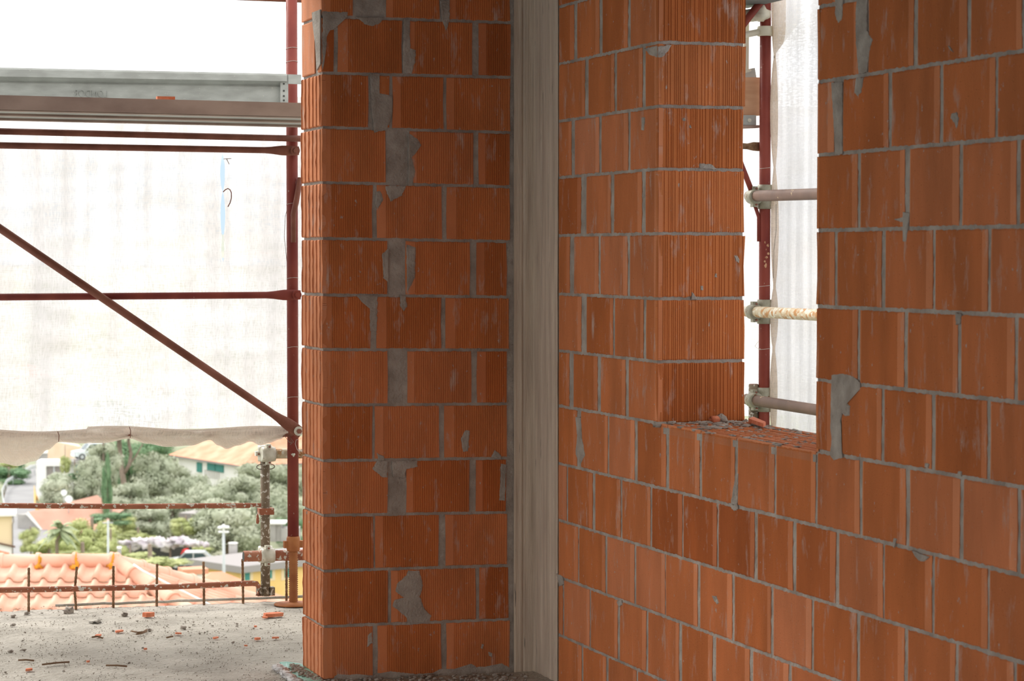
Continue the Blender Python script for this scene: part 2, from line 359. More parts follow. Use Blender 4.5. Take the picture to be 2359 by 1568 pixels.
def mortar_sheet(mb, org, du, dn, w, h, step=.011, base=-.0040, amp=.0020, hole=None):
    nx = max(2, int(w/step)); nz = max(2, int(h/step)); vs = []; uvs = []
    for j in range(nz+1):
        for i in range(nx+1):
            u = w*i/nx; z = h*j/nz; q = Vector((u*55+org.x*9, z*55+org.y*7, 0))
            d = base+amp*noise.noise(q)+amp*.8*noise.noise(q*2.7)
            vs.append(org+du*u+Vector((0, 0, z))+dn*d); uvs.append((u, z))
    fs = []
    for j in range(nz):
        for i in range(nx): a = j*(nx+1)+i; fs.append((a, a+1, a+nx+2, a+nx+1))
    mb.add(vs, fs, 'mortar', False, uvs)
def smear(mb, pts, ax, val, dn, th=.0020, sub=4, m='mortar'):
    """mortar squeezed out over the face: outline given on the wall, thin, ragged, thickest in the middle"""
    P = [on(ax, val, x, y) for x, y in pts]; Q = []
    for i in range(len(P)):
        a, b = P[i], P[(i+1) % len(P)]; L = (b-a).length; k = max(1, int(L/.006))
        for t in range(k):
            p = a.lerp(b, t/k); n_ = (b-a).cross(dn); n_.normalize()
            Q.append(p+n_*(.0028*noise.noise(p*95)+.0016*noise.noise(p*260)))
    c = sum(Q, Vector())/len(Q); n = len(Q); vs = []; uvs = []
    lev = [(1, -.004), (1, th*.15), (.90, th*.8), (.6, th*1.15), (.3, th*.9)]
    for s, d in lev:
        for p in Q:
            q = c+(p-c)*s; vs.append(q+dn*(d+(.0012*noise.noise(q*70) if s < 1 else 0))); uvs.append((q.x+q.y, q.z))
    fs = [(l*n+i, l*n+(i+1) % n, (l+1)*n+(i+1) % n, (l+1)*n+i) for l in range(len(lev)-1) for i in range(n)]
    fs.append(tuple((len(lev)-1)*n+i for i in range(n)))
    mb.add(vs, fs, m, False, uvs)

# ---- back wall: the narrow pier left of the concrete column
XL = on(1, 0, 743, 900).x; XR = on(1, 0, 1183, 800).x; DXN = Vector((1, 0, 0)); NY = Vector((0, -1, 0)); NX = Vector((-1, 0, 0))
jl = [-90, 38, 168, 293, 420, 549, 679, 805, 933, 1061, 1187, 1315, 1443, 1567]
jr = [-72, 52, 178, 305, 430, 556, 684, 806, 930, 1055, 1180, 1302, 1426, 1547]
ZLn = [on(1, 0, 745, y).z for y in jl]; ZRn = [on(1, 0, 1172, y).z for y in jr]; xa = on(1, 0, 745, 0).x; xb = on(1, 0, 1172, 0).x
def pz(k, X): t = (X-xa)/(xb-xa); return ZLn[k]+(ZRn[k]-ZLn[k])*t
rows = [
 [(742, 815), (892, 1013), (1036, 1176)],
 [(742, 771), (780, 928), (942, 1089), (1104, 1177)],
 [(742, 850), (874, 898), (906, 1022), (1030, 1176)],
 [(742, 890), (944, 1091), (1103, 1175)],
 [(742, 859), (869, 1019), (1030, 1175)],
 [(742, 893), (935, 1083), (1098, 1167)],
 [(742, 855), (868, 1017), (1027, 1173)],
 [(742, 893), (939, 1086), (1100, 1168)],
 [(742, 857), (864, 1012), (1024, 1168)],
 [(742, 892), (905, 922), (936, 1081), (1097, 1166)],
 [(742, 859), (864, 1010), (1026, 1169)],
 [(742, 893), (901, 1096), (1104, 1172)],
 [(742, 858), (869, 1017), (1029, 1174)]]
mb = MB(); bmb = MB()
mortar_sheet(mb, Vector((XL+.004, 0, -.04)), DXN, NY, XR-XL-.004, 2.70, base=-.0052, amp=.0016)
mb.box((XL+.006, .006, -.04), (XR+.03, .294, 2.66), 'mortar')
for k, row in enumerate(rows):
    for q, (a, b) in enumerate(row):
        xa_ = on(1, 0, a, 900).x; xb_ = on(1, 0, b, 900).x
        if q == 0: xa_ = XL
        g = .0054
        z0l, z0r = pz(k+1, xa_)+g, pz(k+1, xb_)+g; z1l, z1r = pz(k, xa_)-g, pz(k, xb_)-g
        if k == 0 or (q == 1 and k in (2, 9)): tn = Rr(.3, .5)
        else: tn = Rr(.25, .62)
        if b-a < 90 and q > 1: tn = Rr(.1, .35)
        if k == 1 and q == 0: tn = .1
        kd = 'plain' if (b-a < 40) else 'pier'
        brick(mb, Vector((xa_, 0, 0)), DXN, NY, xb_-xa_, .18, kd, tn, random.random(), zl=z0l, zr=z0r, tl=z1l, tr=z1r, inset=-.012 if (q == 1 and k == 9) else 0)
# end face (jamb) of the pier, looking towards -X
for k in range(len(rows)):
    z0 = pz(k+1, XL)+.0054; z1 = pz(k, XL)-.0054
    off = Rr(-.004, .007)
    if k == 1:
        brick(mb, Vector((XL-.001, .300, 0)), Vector((0, -1, 0)), NX, .19, .18, 'plain', .95, .3, zl=z0, zr=z0, tl=z1, tr=z1)
        brick(mb, Vector((XL-.001, .06, 0)), Vector((0, -1, 0)), NX, .058, .10, 'plain', .95, .5, zl=z0, zr=z0, tl=z0+.09, tr=z0+.10)
    else:
        brick(mb, Vector((XL-.001, .300+off, 0)), Vector((0, -1, 0)), NX, .299+off, .18, 'plain' if k == 0 else 'broken', Rr(.75, 1.), random.random(), zl=z0, zr=z0, tl=z1, tr=z1)
mortar_sheet(mb, Vector((XL+.004, .294, -.04)), Vector((0, -1, 0)), NX, .29, 2.70, base=-.005)
SM = [
 [(743,26),(800,28),(800,40),(772,46),(758,68),(745,100),(744,160),(743,160)],
 [(820,40),(886,40),(875,54),(858,60),(840,56),(832,48)],
 [(1014,0),(1036,0),(1036,46),(1028,70),(1018,48)],
 [(928,168),(930,45),(944,45),(945,112),(958,116),(957,140),(948,170)],
 [(853,170),(874,170),(873,214),(892,218),(903,222),(905,256),(892,298),(862,306),(856,250)],
 [(941,306),(962,320),(971,334),(950,350),(946,360),(956,395),(950,428),(941,428)],
 [(888,428),(935,428),(926,450),(900,464),(892,446)],
 [(880,585),(895,572),(895,650),(884,640)], [(936,562),(957,570),(956,640),(938,674)],
 [(822,680),(870,680),(868,762),(853,762),(852,706),(836,698)], [(922,680),(935,682),(938,706),(930,717),(922,706)],
 [(903,1062),(960,1060),(962,1076),(936,1080),(933,1098),(905,1098)], [(1154,1068),(1166,1070),(1163,1152),(1150,1152),(1153,1100)],
 [(868,1042),(884,1050),(886,1060),(872,1062)], [(1132,1052),(1140,1036),(1152,1046),(1156,1058)], [(1062,1010),(1072,990),(1082,992),(1078,1040),(1066,1040)],
 [(940,1314),(966,1314),(974,1348),(967,1373),(979,1404),(994,1418),(987,1434),(940,1434),(936,1421),(916,1404),(904,1396),(909,1381),(931,1376),(911,1362),(914,1345),(922,1337),(936,1325)],
 [(742,1568),(762,1568),(778,1552),(800,1554),(822,1552),(850,1560),(872,1550),(900,1546),(960,1552),(1005,1549),(1014,1540),(1060,1541),(1085,1528),(1097,1536),(1140,1534),(1155,1528),(1174,1538),(1180,1550),(1180,1575),(742,1590)],
 [(858,1080),(870,1060),(895,1062),(892,1100),(880,1098)], [(848,1462),(856,1456),(858,1480),(846,1490)],
 [(866,440),(876,440),(884,460),(870,482),(864,470)], [(1110,1482),(1114,1484),(1112,1494),(1108,1492)], [(1125,1500),(1134,1504),(1134,1514),(1126,1510)]]
for s in SM: smear(mb, s, 1, 0., NY)
# mortar daub wrapping the broken corner of the second course
p0 = on(1, 0, 743, 30).z; p1 = on(1, 0, 743, 160).z
vs = []
for (y_, z_) in [(.12, p0+.012), (.0, p0+.012), (.0, p1+.02), (.05, p1), (.075, (p0+p1)/2), (.11, p0-.03)]: vs.append((XL-.001, y_, z_))
mb.prism(vs, (-.005, 0, 0), 'mortar')
wall_back = struct(mb.build('wall_back'))

# ---- concrete corner column
mb = MB(); xc0 = XR+.002; yc1 = -on(0, 0, 1285, 800).y
def colface(org, du, dn, w, joints):
    n = int(w/.006)+1; nz = 60; vs = []; fs = []
    for j in range(nz+1):
        for i in range(n+1):
            u = w*i/n; z = -.02+2.66*j/nz; d = .0016*noise.noise(Vector((u*90, z*1.2, 0)))+.0012*noise.noise(Vector((u*30, z*9, 3)))
            for q in joints:
                if abs(u-q) < w/n*.6: d -= .007
            vs.append(org+du*u+dn*d+Vector((0, 0, z)))
    for j in range(nz):
        for i in range(n): a = j*(n+1)+i; fs.append((a, a+1, a+n+2, a+n+1))
    mb.add(vs, fs, 'column', False)
colface(Vector((xc0, -.001, 0)), DXN, NY, -xc0+.002, [-xc0*.5])
colface(Vector((0, 0, 0)), Vector((0, -1, 0)), NX, yc1, [yc1*.33, yc1*.62, yc1*.84])
mb.box((xc0, .004, -.02), (.30, .30, 2.62), 'column'); mb.box((.004, -yc1, -.02), (.30, .01, 2.62), 'column')
col = mb.build('concrete_column'); tag(col, 'grey board-marked concrete column in the corner between the two brick walls', 'column')

# ---- right wall
JZ = [2.585, 2.385, 2.185, 1.984, 1.786, 1.582, 1.376, 1.176, .981, .777, .576, .374, .168, -.035]
RW = {   # row index -> px positions of the upright joints (centre, width px)
 0: [], 1: [(1324,8),(1382,8),(1447,7),'W',(1935,16),(2050,9),(2170,9),(2300,9)],
 2: [(1350,9),(1416,6),(1481,8),'W',(1985,23),(2104,10),(2226,10),(2353,10)],
 3: [(1319,9),(1381,6),(1447.5,6),'W',(1928,22),(2046.5,9),(2164,8),(2291,8)],
 4: [(1343,13),(1409,8),(1481,9),'W',(1976,7),(2087,12),(2210,9),(2342,10)],
 5: [(1316,10),(1380,6),(1447,7),'W',(1924,8),(2033,9),(2149.5,7),(2277,8)],
 6: [(1344,13),(1413,5),(1484,7),'W',(1977.5,7),(2086,9),(2209,8),(2340,9)],
 7: [(1315,11),(1379,8),(1443.5,8),'W',(1928,22),(2034,8),(2150.5,9),(2278,9)],
 8: [(1333,10),(1400.6,4),(1464.5,7),(1537,8),(1613.5,6),(1696,8),(1785.5,5),(1881,6),(1984,8),(2092,10),(2217,9),(2349,9)],
 9: [(1306,4),(1367,7),(1431,5),(1500,5),(1573,4),(1653,5),(1742,8),(1831,8),(1930,8),(2038,5),(2152,6),(2280,7)],
 10: [(1332,4),(1396,5),(1463,5),(1533,3),(1610,7),(1690,7),(1780,6),(1874,6),(1979.5,8),(2090,9),(2208,8),(2343,8)],
 11: [(1297,4),(1359,3),(1425,6),(1491,6),(1568,8),(1646,9),(1732,9),(1822,8),(1925,8),(2031,8),(2146,8),(2274,8)],
 12: [(1341,4),(1399,6),(1468,5),(1540,5),(1616,6),(1700,7),(1790,7),(1885,8),(1990,8),(2100,8),(2220,8),(2350,8)]}
YW1 = on(0, 0, 1515, 800).y; YW0 = on(0, 0, 1880, 800).y; YC = -yc1-.005
wm = MB(); DY = Vector((0, -1, 0)); YEND = -12.
def toY(x): return on(0, 0, x, 700).y
for k, row in RW.items():
    z0 = JZ[k+1]+.0052; z1 = JZ[k]-.0052
    segs = []
    def rowfrom(js, ystart, yend_px=None):
        y = ystart
        for x, w in js:
            a = toY(x-w/2); b = toY(x+w/2); segs.append((y, a)); y = b
        return y
    if k == 0:
        y = YC
        while y > YEND: segs.append((y, max(y-.25, YEND))); y -= .262
    else:
        if 'W' in row:
            i = row.index('W'); y = rowfrom(row[:i], YC); segs.append((y, YW1)); y = rowfrom(row[i+1:], YW0)
        else: y = rowfrom(row, YC)
        y_ = y
        while y_ > YEND: segs.append((y_, max(y_-.255, YEND))); y_ -= .266
    for q, (ya, yb) in enumerate(segs):
        if ya-yb < .012: continue
        if ya < -6.5 and False: continue
        tn = min(1, max(0, random.gauss(.52, .13)))
        cy = (ya+yb)/2
        if k == 9 and q in (4, 5, 6): tn = .12
        if k in (3, 5) and ya > YW1: tn += .1
        if k == 10 and q in (2, 3, 7): tn = .8
        # far rows nearest the frame carry the ribs, the stretch behind the camera is plain
        kd = 'right' if ya > -5 else 'plain'
        brick(wm, Vector((0, ya, 0)), DY, NX, ya-yb, .18, kd, tn, random.random(), flip=True, zl=z0, zr=z0, tl=z1, tr=z1)
zs = JZ[8]
mortar_sheet(wm, Vector((0, YC+.005, -.04)), DY, NX, YC-YEND, zs+.04-.006, step=.016)
mortar_sheet(wm, Vector((0, YC+.005, zs-.006)), DY, NX, YC-YW1-.001, 2.62-zs, step=.014)
mortar_sheet(wm, Vector((0, YW0-.003, zs-.006)), DY, NX, 3.0, 2.62-zs, step=.014)
wm.box((.006, YEND, -.04), (.294, YC, zs-.012), 'mortar')
wm.box((.006, YW1+.006, zs-.012), (.294, YC, 2.62), 'mortar')
wm.box((.006, YEND, zs-.012), (.294, YW0-.006, 2.62), 'mortar')
wm.box((.0, YW0-.006, 2.45), (.30, YW1+.006, 2.62), 'mortar')
# far reveal of the window, facing the camera
for k in range(1, 8):
    z0 = JZ[k+1]+.0052; z1 = JZ[k]-.0052; w = .297+Rr(-.004, .004)
    if k == 7: z0 -= .004
    brick(wm, Vector((.0, YW1, 0)), DXN, NY, w, .18, 'reveal', [0, .2, .50, .28, .5, .38, .42, .2][k], random.random(), zl=z0, zr=z0, tl=z1, tr=z1)
    brick(wm, Vector((0, YW0, 0)), DXN, Vector((0, 1, 0)), .297, .18, 'plain', .5, random.random(), zl=z0, zr=z0, tl=z1, tr=z1)
mortar_sheet(wm, Vector((0.002, YW1, zs-.006)), DXN, NY, .29, 2.5-zs, base=-.0048, amp=.0018)
for s in [[(1974,-5),(1998,-5),(1997,70),(2010,92),(2004,112),(1997,166),(1978,170),(1972,100),(1971,30)],
 [(1924,-5),(1942,-5),(1940,44),(1931,53),(1925,36)], [(1915,190),(1941,190),(1941,355),(1924,356),(1918,240)],
 [(1972,180),(1990,178),(1984,212),(1976,222),(1969,214)], [(2080,488),(2096,492),(2092,520),(2087,556),(2080,556)],
 [(1916,864),(1940,860),(1965,867),(1981,880),(1981,896),(1962,911),(1950,925),(1958,935),(1957,958),(1948,958),(1943,940),(1938,968),(1937,985),(1935,1008),(1939,1030),(1941,1053),(1921,1060),(1912,1048),(1916,1010),(1913,985),(1914,920)],
 [(2100,1266),(2142,1282),(2128,1293),(2116,1292),(2108,1280)],
 [(1326,960),(1338,962),(1341,1010),(1348,1048),(1338,1068),(1326,1046),(1330,1000)],
 [(1483,112),(1514,106),(1514,132),(1497,126)], [(1682,1160),(1700,1164),(1700,1172),(1692,1176),(1686,1172)], [(1698,1090),(1701,1090),(1699,1165),(1684,1160),(1690,1120)],
 [(2192,262),(2204,258),(2209,272),(2204,296),(2200,282),(2190,272)], [(2184,105),(2190,108),(2197,120),(2190,116)], [(2208,1084),(2216,1086),(2214,1096),(2206,1092)],
 [(2132,1066),(2140,1068),(2138,1078),(2130,1076)], [(2060,505),(2080,500),(2080,512)], [(1479,270),(1486,270),(1484,300),(1478,300)],
 [(1640,1372),(1650,1372),(1656,1388),(1652,1392)], [(1282,1320),(1295,1326),(1300,1345),(1288,1350)], [(1420,1385),(1432,1382),(1434,1392),(1426,1398)],
 [(2060,1238),(2066,1240),(2060,1262),(2055,1256)], [(2200,720),(2215,724),(2212,745),(2203,748)]]:
    smear(wm, s, 0, 0., NX)
for s in [[(1691,590),(1698,588),(1704,598),(1702,606),(1695,600)], [(1516,108),(1548,102),(1540,118),(1524,132),(1516,132)], [(1614,659),(1620,658),(1620,667),(1614,668)], [(1648,630),(1652,630),(1652,640),(1647,638)],
          [(1594,672),(1602,680),(1606,690),(1592,690)], [(1572,272),(1578,271),(1580,278),(1573,278)], [(1588,288),(1592,288),(1593,295),(1587,294)], [(1612,375),(1640,378),(1652,390),(1612,388)]]:
    smear(wm, s, 1, YW1, NY)
for i in range(44):          # clumps of mortar bedded along the window foot
    x = .30*i/44+Rr(-.01, .01); wm.ball((x+.0, YW1-.012+Rr(-.008, .004), zs-.004), Rr(.004, .013), 'mortar', 4, .6, (1.5, 1, .8))
wall_right = struct(wm.build('wall_right'))

# ---- window opening: sill of upturned hollow blocks
win = struct(empty('window_1', (.15, (YW0+YW1)/2, zs)))
mb = MB(); y = YW1-.002; zt = zs-.0
mb.box((.001, YW0, zs-.03), (.296, YW1, zs-.010), 'mortar')
cuts = sorted([toY(x) for x in (1537, 1613.5, 1696, 1785.5)], reverse=True); ed = [YW1]+cuts+[YW0]
def sb(lo, hi, tn):
    x0, y0, z0 = lo; x1, y1, z1 = hi
    vs = [(x0,y0,z0),(x1,y0,z0),(x1,y1,z0),(x0,y1,z0),(x0,y0,z1),(x1,y0,z1),(x1,y1,z1),(x0,y1,z1)]
    mb.add(vs, [(3,2,1,0),(4,5,6,7),(0,1,5,4),(1,2,6,5),(2,3,7,6),(3,0,4,7)], 'brick', False, [(v[0], v[1]) for v in vs], (tn, tn*.7, 0, 1))
for q in range(len(ed)-1):
    a = ed[q]-.004; b = ed[q+1]+.004; tn = Rr(.55, .95)
    nw = 17
    for i in range(nw+1):      # webs parallel to the wall
        x = .003+(.294-.005)*i/nw
        sb((x, b, zs-.016), (x+(.0075 if i in (0, nw) else .0052), a, zs-.0005+Rr(-.0012, .0012)), tn)
    L = a-b; nc = max(2, int(L/.036))
    for i in range(nw):        # staggered cross webs
        x = .003+(.294-.005)*i/nw
        for j in range(nc+1):
            yy = b+(L-.005)*min(1, max(0, (j+(.5 if i % 2 else 0))/nc)); sb((x+.004, yy, zs-.016), (x+.018, yy+.005, zs-.002), tn)
o = mb.build('window_sill', None); o.parent = win; o.matrix_parent_inverse = Matrix.Translation(-Vector(win.location)); o['label'] = 'sill of upturned hollow clay blocks'
mb = MB()
for i in range(330):
    t = random.random(); yy = YW1+(YW0-YW1)*t; xx = random.random()**1.0*.29
    near = (xx > .24) or (xx < .03) or t < .25
    r = Rr(.003, .009)*(1.25 if near else .8)
    if noise.noise(Vector((xx*12, yy*7, 0))) < -.05 and not near: continue
    mb.ball((xx, yy, zs-.001), r, 'mortar', 3, .7, (1.2, 1.9, .45))
o = mb.build('mortar_crumbs', None); o.parent = win; o.matrix_parent_inverse = Matrix.Translation(-Vector(win.location)); o['kind'] = 'stuff'
o = MB().prism([on(2, zs+.006, 1724, 972), on(2, zs+.006, 1758, 984), on(2, zs+.006, 1764, 980), on(2, zs+.006, 1736, 968)], (0, 0, .012), 'chip').build('brick_shard')
tag(o, 'thin orange brick shard lying at the back edge of the window sill', 'brick fragment')
mb = MB(); p = on(1, YW1-.02, 1646, 972); mb.ball((p.x, p.y, zs+.008), .013, 'chip', 5, .7, (1.5, .8, .9)); tag(mb.build('brick_shard'), 'orange brick crumb at the foot of the window reveal', 'brick fragment')
mb = MB(); p = on(1, YW1-.02, 1664, 968); mb.ball((p.x, p.y, zs+.010), .015, 'mortar', 6, .7, (1, .8, 1.)); tag(mb.build('mortar_lump'), 'knobbly grey mortar lump beside the crumb on the window sill', 'mortar lump')
# ------------------------------------------------------------------ scaffold on the balcony side
PY = on(2, 0, 677, 1392).y
def P_(x, y, dy=0.): return on(1, PY+dy, x, y)
def lab(o, l): o['label'] = l; return o
std = empty('scaffold_standard', P_(677, 1392))
mb = MB(); a = P_(675.5, 1245); b = P_(675.5, 1245); mb.tube([(a.x, PY, a.z), (a.x, PY, 2.95)], .0245, 'redsteel', 20, True); part(mb, 'tube', std)
mb = MB(); mb.tube([(a.x, PY, a.z-.045), (a.x, PY, a.z-.035), (a.x, PY, a.z+.01), (a.x, PY, a.z+.02)], [.026, .029, .029, .026], 'jack', 18)
for t in (0, math.pi): mb.box((.024, -.012, -.03), (.042, .012, .0), 'jack', Matrix.Rotation(t, 3, 'Z'), (a.x, PY, a.z))
part(mb, 'collar_nut', std)
mb = MB(); pts = []; rad = []; z = .006
while z < a.z-.04: pts += [(a.x, PY, z), (a.x, PY, z+.0045)]; rad += [.0165, .0212]; z += .009
mb.tube(pts, rad, 'jack', 16); part(mb, 'threaded_jack', std)
mb = MB(); mb.tube([(a.x, PY, .0), (a.x, PY, .006), (a.x, PY, .012)], [.085, .082, .03], 'jack', 20); part(mb, 'base_plate', std)
mb = MB()
for zz in (P_(675, 112).z, P_(675, 143).z, P_(675, 470).z, P_(675, 641).z, P_(675, 800).z, P_(675, 915).z):
    pts = [(a.x+.0255*math.cos(t), PY+.0255*math.sin(t), zz+.004*math.cos(t*1.3)) for t in [2*math.pi*i/16 for i in range(17)]]; mb.tube(pts, .0009, 'wirelight', 5); part(mb, 'tie_wire', std); mb = MB()
mb = MB(); mb.ball((a.x-.004, PY-.026, P_(675, 1046).z), .007, 'coup', 5, .6); part(mb, 'mortar_spot', std)
tag(std, 'red painted scaffold upright on a threaded jack beside the pier', 'scaffold pole')

def brace(name, p0, p1, r, m, label, flat_end=True, cat='scaffold tube'):
    e = empty(name, p1); mb = MB(); d = (p1-p0).normalized(); L = (p1-p0).length
    if flat_end: mb.tube([p0, p1-d*.13, p1-d*.10, p1-d*.055, p1-d*.02, p1+d*.02], [(r, r), (r, r), (r*.85, r*1.15), (r*.42, r*1.55), (r*.4, r*1.6), (r*.4, r*1.35)], m, 16)
    else: mb.tube([p0, p1], r, m, 16)
    part(mb, 'tube', e)
    if flat_end:
        mb = MB(); mb.tube([p1+Vector((0, -.012, 0))-d*.0, p1+Vector((0, -.02, 0))], .02, 'coup' if 'diag' in name else m, 14)
        mb.tube([p1+Vector((0, -.02, 0)), p1+Vector((0, -.036, 0))], .011, m, 6, True); part(mb, 'bolt', e)
    tag(e, label, cat); return e
inn = -.040
brace('guard_rail', P_(-260, 296, inn), P_(760, 321, inn), .0135, 'brown', 'thin brown tube just under the scaffold deck, upper of the close pair', False)
brace('guard_rail', P_(-260, 330, inn), P_(678, 347, inn), .0135, 'brown', 'thin brown tube with a flattened bolted end, lower of the close pair under the deck')
brace('guard_rail', P_(-260, 686, inn), P_(682, 679, inn), .0145, 'redsteel', 'thin red tube crossing the middle of the white netting')
brace('diagonal_brace', P_(-300, 322, inn-.03), P_(686, 992, inn-.03), .0165, 'brown', 'long brown diagonal tube sloping down across the netting', cat='scaffold brace')
mb = MB(); p = P_(650, 996, inn+.02); mb.tube([P_(-300, 1004, inn+.02), P_(560, 998, inn+.02), P_(630, 996, inn+.02), P_(655, 995, inn+.02), P_(688, 993, inn+.02)], [(.008, .008), (.008, .008), (.010, .012), (.006, .022), (.006, .02)], 'brown', 14)
tag(mb.build('guard_rail'), 'brown tube end showing out of the rolled hem beside the red upright', 'scaffold tube')
mb = MB(); mb.tube([P_(692, 410, -.03), P_(682, 466, -.05), P_(676, 492, -.05), P_(676, 558, -.045)], [.012, .0125, .012, .011], 'brown', 12)
tag(mb.build('bent_pipe'), 'short bent brown pipe hanging along the red upright', 'pipe')
# wire loops left of the upright
mb = MB(); mb.tube([P_(664, 470, .02), P_(657, 500, .03), P_(655, 545, .03), P_(661, 605, .02)], .0011, 'wire', 6)
tag(mb.build('wire_loop'), 'thin dark wire looping out left of the red upright', 'wire')
mb = MB(); mb.tube([P_(655, 1002, -.05), P_(666, 1018, -.06), P_(672, 1020, -.05), P_(664, 1000, -.05), P_(676, 1018, -.05), P_(668, 1024, -.04)], .0012, 'wire', 6); tag(mb.build('wire_tangle'), 'tangle of dark tie wire below the bolted brace end', 'wire')
mb = MB(); mb.tube([P_(694, 1010, -.03), P_(682, 1013, -.032), P_(680, 1022, -.033), P_(684, 1034, -.03), P_(692, 1045, -.02)], .0010, 'wirelight', 6); tag(mb.build('wire_end'), 'pale bent wire end in front of the red upright under the brace', 'wire')

# deck and toe board overhead
dk = P_(300, 262, -1.15)
zb_ = on(1, PY-1.05, 345, 263).z; zt_ = on(1, PY-1.05, 345, 231).z
deck = empty('scaffold_deck', (-1.2, PY-.5, zb_))
def tilt(x): return (x+.3)*-.006
mb = MB(); x0 = -4.5; x1 = on(1, PY-1.05, 690, 240).x+.25; y0 = PY-1.05; y1 = PY-.05
def dz(x): return .0062*(x1-x)
mb.prism([(x0, y0, zb_+dz(x0)), (x1, y0, zb_), (x1, y0, zt_), (x0, y0, zt_+dz(x0))], (0, .012, 0), 'plank'); part(mb, 'front_edge', deck, 'rust brown edge of the deck')
mb = MB(); n = 9
for i in range(n):
    ya = y0+.013+(y1-y0)*i/n; yb = ya+(y1-y0)/n
    mb.prism([(x0, ya, zb_+.012+dz(x0)), (x0, yb-.012, zb_+.012+dz(x0)), (x0, yb-.012, zt_-.004+dz(x0)), (x0, ya, zt_-.004+dz(x0))], (x1-x0, 0, -(dz(x0))), 'galv')
    if i % 3 == 1: mb.prism([(x0, ya+.02, zb_+.004+dz(x0)), (x0, yb-.03, zb_+.004+dz(x0)), (x0, yb-.03, zb_+.012+dz(x0)), (x0, ya+.02, zb_+.012+dz(x0))], (x1-x0, 0, -(dz(x0))), 'plank')
    mb.prism([(x0, yb-.012, zb_+.03+dz(x0)), (x0, yb, zb_+.03+dz(x0)), (x0, yb, zt_-.006+dz(x0)), (x0, yb-.012, zt_-.006+dz(x0))], (x1-x0, 0, -(dz(x0))), 'galv')
part(mb, 'deck_panel', deck)
tag(deck, 'scaffold deck plank seen from below with a rust brown front edge', 'scaffold deck')
toe = empty('toe_board', (P_(300, 200, -.04))); ty = -.045
mb = MB()
A = lambda x, y, d: P_(x, y, ty+d)
def strip(y0a, y0b, y1a, y1b, d0, d1, m='galv'):    # along the board, from px height pair to px height pair
    a, b, c, d = A(-260, y0a-(y0b-y0a)*.38, d0), A(661, y0b, d0), A(661, y1b, d1), A(-260, y1a-(y1b-y1a)*.38, d1)
    o_ = Vector((0, .004, 0)); mb.prism([a, b, c, d], o_, m)
strip(155, 170, 159, 174, -.036, -.040); strip(159, 174, 176, 187, -.040, -.040); strip(176, 187, 187, 197, -.040, 0); strip(187, 197, 191, 201, 0, -.004); strip(191, 201, 236, 262, -.004, 0)
part(mb, 'board', toe)
mb = MB(); a_, b_, c_, d_ = A(646, 171, -.03), A(664, 172, -.03), A(664, 240, -.03), A(646, 240, -.03); mb.prism([a_, b_, c_, d_], (0, .006, 0), 'galv')
for yy in (180, 193, 209, 221, 231): p = A(654, yy, -.032); mb.tube([p, p+Vector((0, .004, 0))], .0042, 'dark', 8)  # dark discs paint the shade of the punched holes
part(mb, 'end_plate', toe, 'punched grey end plate')
mb = MB(); mb.prism([A(664, 171, -.035), A(694, 172, -.035), A(694, 194, -.035), A(664, 193, -.035)], (0, .008, 0), 'galv'); part(mb, 'hook', toe)
fc = bpy.data.curves.new('lettering', 'FONT'); fc.body = 'LONDOR'; fc.size = .058; fc.extrude = .0012; fc.offset = -.0012; fc.space_character = 1.12
fo = bpy.data.objects.new('lettering_src', fc); C.objects.link(fo); dg = bpy.context.evaluated_depsgraph_get(); me = bpy.data.meshes.new_from_object(fo.evaluated_get(dg)); bpy.data.objects.remove(fo)
pr = A(247, 224, -.004); pl = A(170, 222, -.004)
xs = [v.co.x for v in me.vertices]; wtx = max(xs)-min(xs); k = (pr-pl).length/wtx
for v in me.vertices:
    x, y, z = v.co; q = pr+(pl-pr)*((x-min(xs))/wtx); v.co = Vector((q.x, pr.y-z*1.5-.0005, q.z+y*.72))-Vector(toe.location)
me.materials.clear(); me.materials.append(M['galv']); lo = bpy.data.objects.new('lettering', me); C.objects.link(lo); lo.parent = toe; lo['label'] = 'raised maker lettering seen back to front'
tag(toe, 'long galvanised toe board with a rolled rim standing on the scaffold deck', 'toe board')
mb = MB(); p = on(1, PY-1.04, 383, 229); mb.box((-.034, -.0, 0), (.034, .03, .012), 'chip', None, (p.x, p.y, zt_+dz(p.x))); tag(mb.build('brick_shard'), 'flat orange brick shard on the edge of the overhead scaffold deck', 'brick fragment')

# ---- netting
net = empty('debris_netting', P_(300, 990, .09)); NYp = PY+.09
def hemtop(x): return 991+4*math.sin(x/55.)+(3 if x < 200 else -2)
pb = [(-300,1062),(0,1066),(40,1073),(80,1062),(110,1036),(136,1018),(190,1021),(240,1020),(298,1010),(340,1022),(384,1029),(440,1026),(484,1013),(503,1026),(522,1034),(548,1026),(578,1017),(600,1026),(620,1020),(645,1012),(664,1000)]
def hb(x):
    for (a, b), (c, d) in zip(pb, pb[1:]):
        if a <= x <= c: t = (x-a)/(c-a); t = t*t*(3-2*t); return b+(d-b)*t
    return pb[-1][1]
def grid(mb, nx, ny, fn, m, uvs=1.):
    vs = []; uv = []
    for j in range(ny+1):
        for i in range(nx+1):
            p = fn(i/nx, j/ny); vs.append(p); uv.append(((p[0]-p[1])*uvs, p[2]*uvs))
    fs = [(j*(nx+1)+i, j*(nx+1)+i+1, (j+1)*(nx+1)+i+1, (j+1)*(nx+1)+i) for j in range(ny) for i in range(nx)]
    mb.add(vs, fs, m, True, uv)
xl_ = P_(-300, 500).x; slit = P_(523, 500).x
def netp(x, z):
    q = Vector((x*3.2, z*.9, 0)); d = .03*noise.noise(q)+.012*noise.noise(Vector((x*14, z*2.2, 4)))+.006*noise.noise(Vector((x*5, z*16, 2)))
    return Vector((x, NYp+d, z))
ztop = P_(300, 215, .09).z
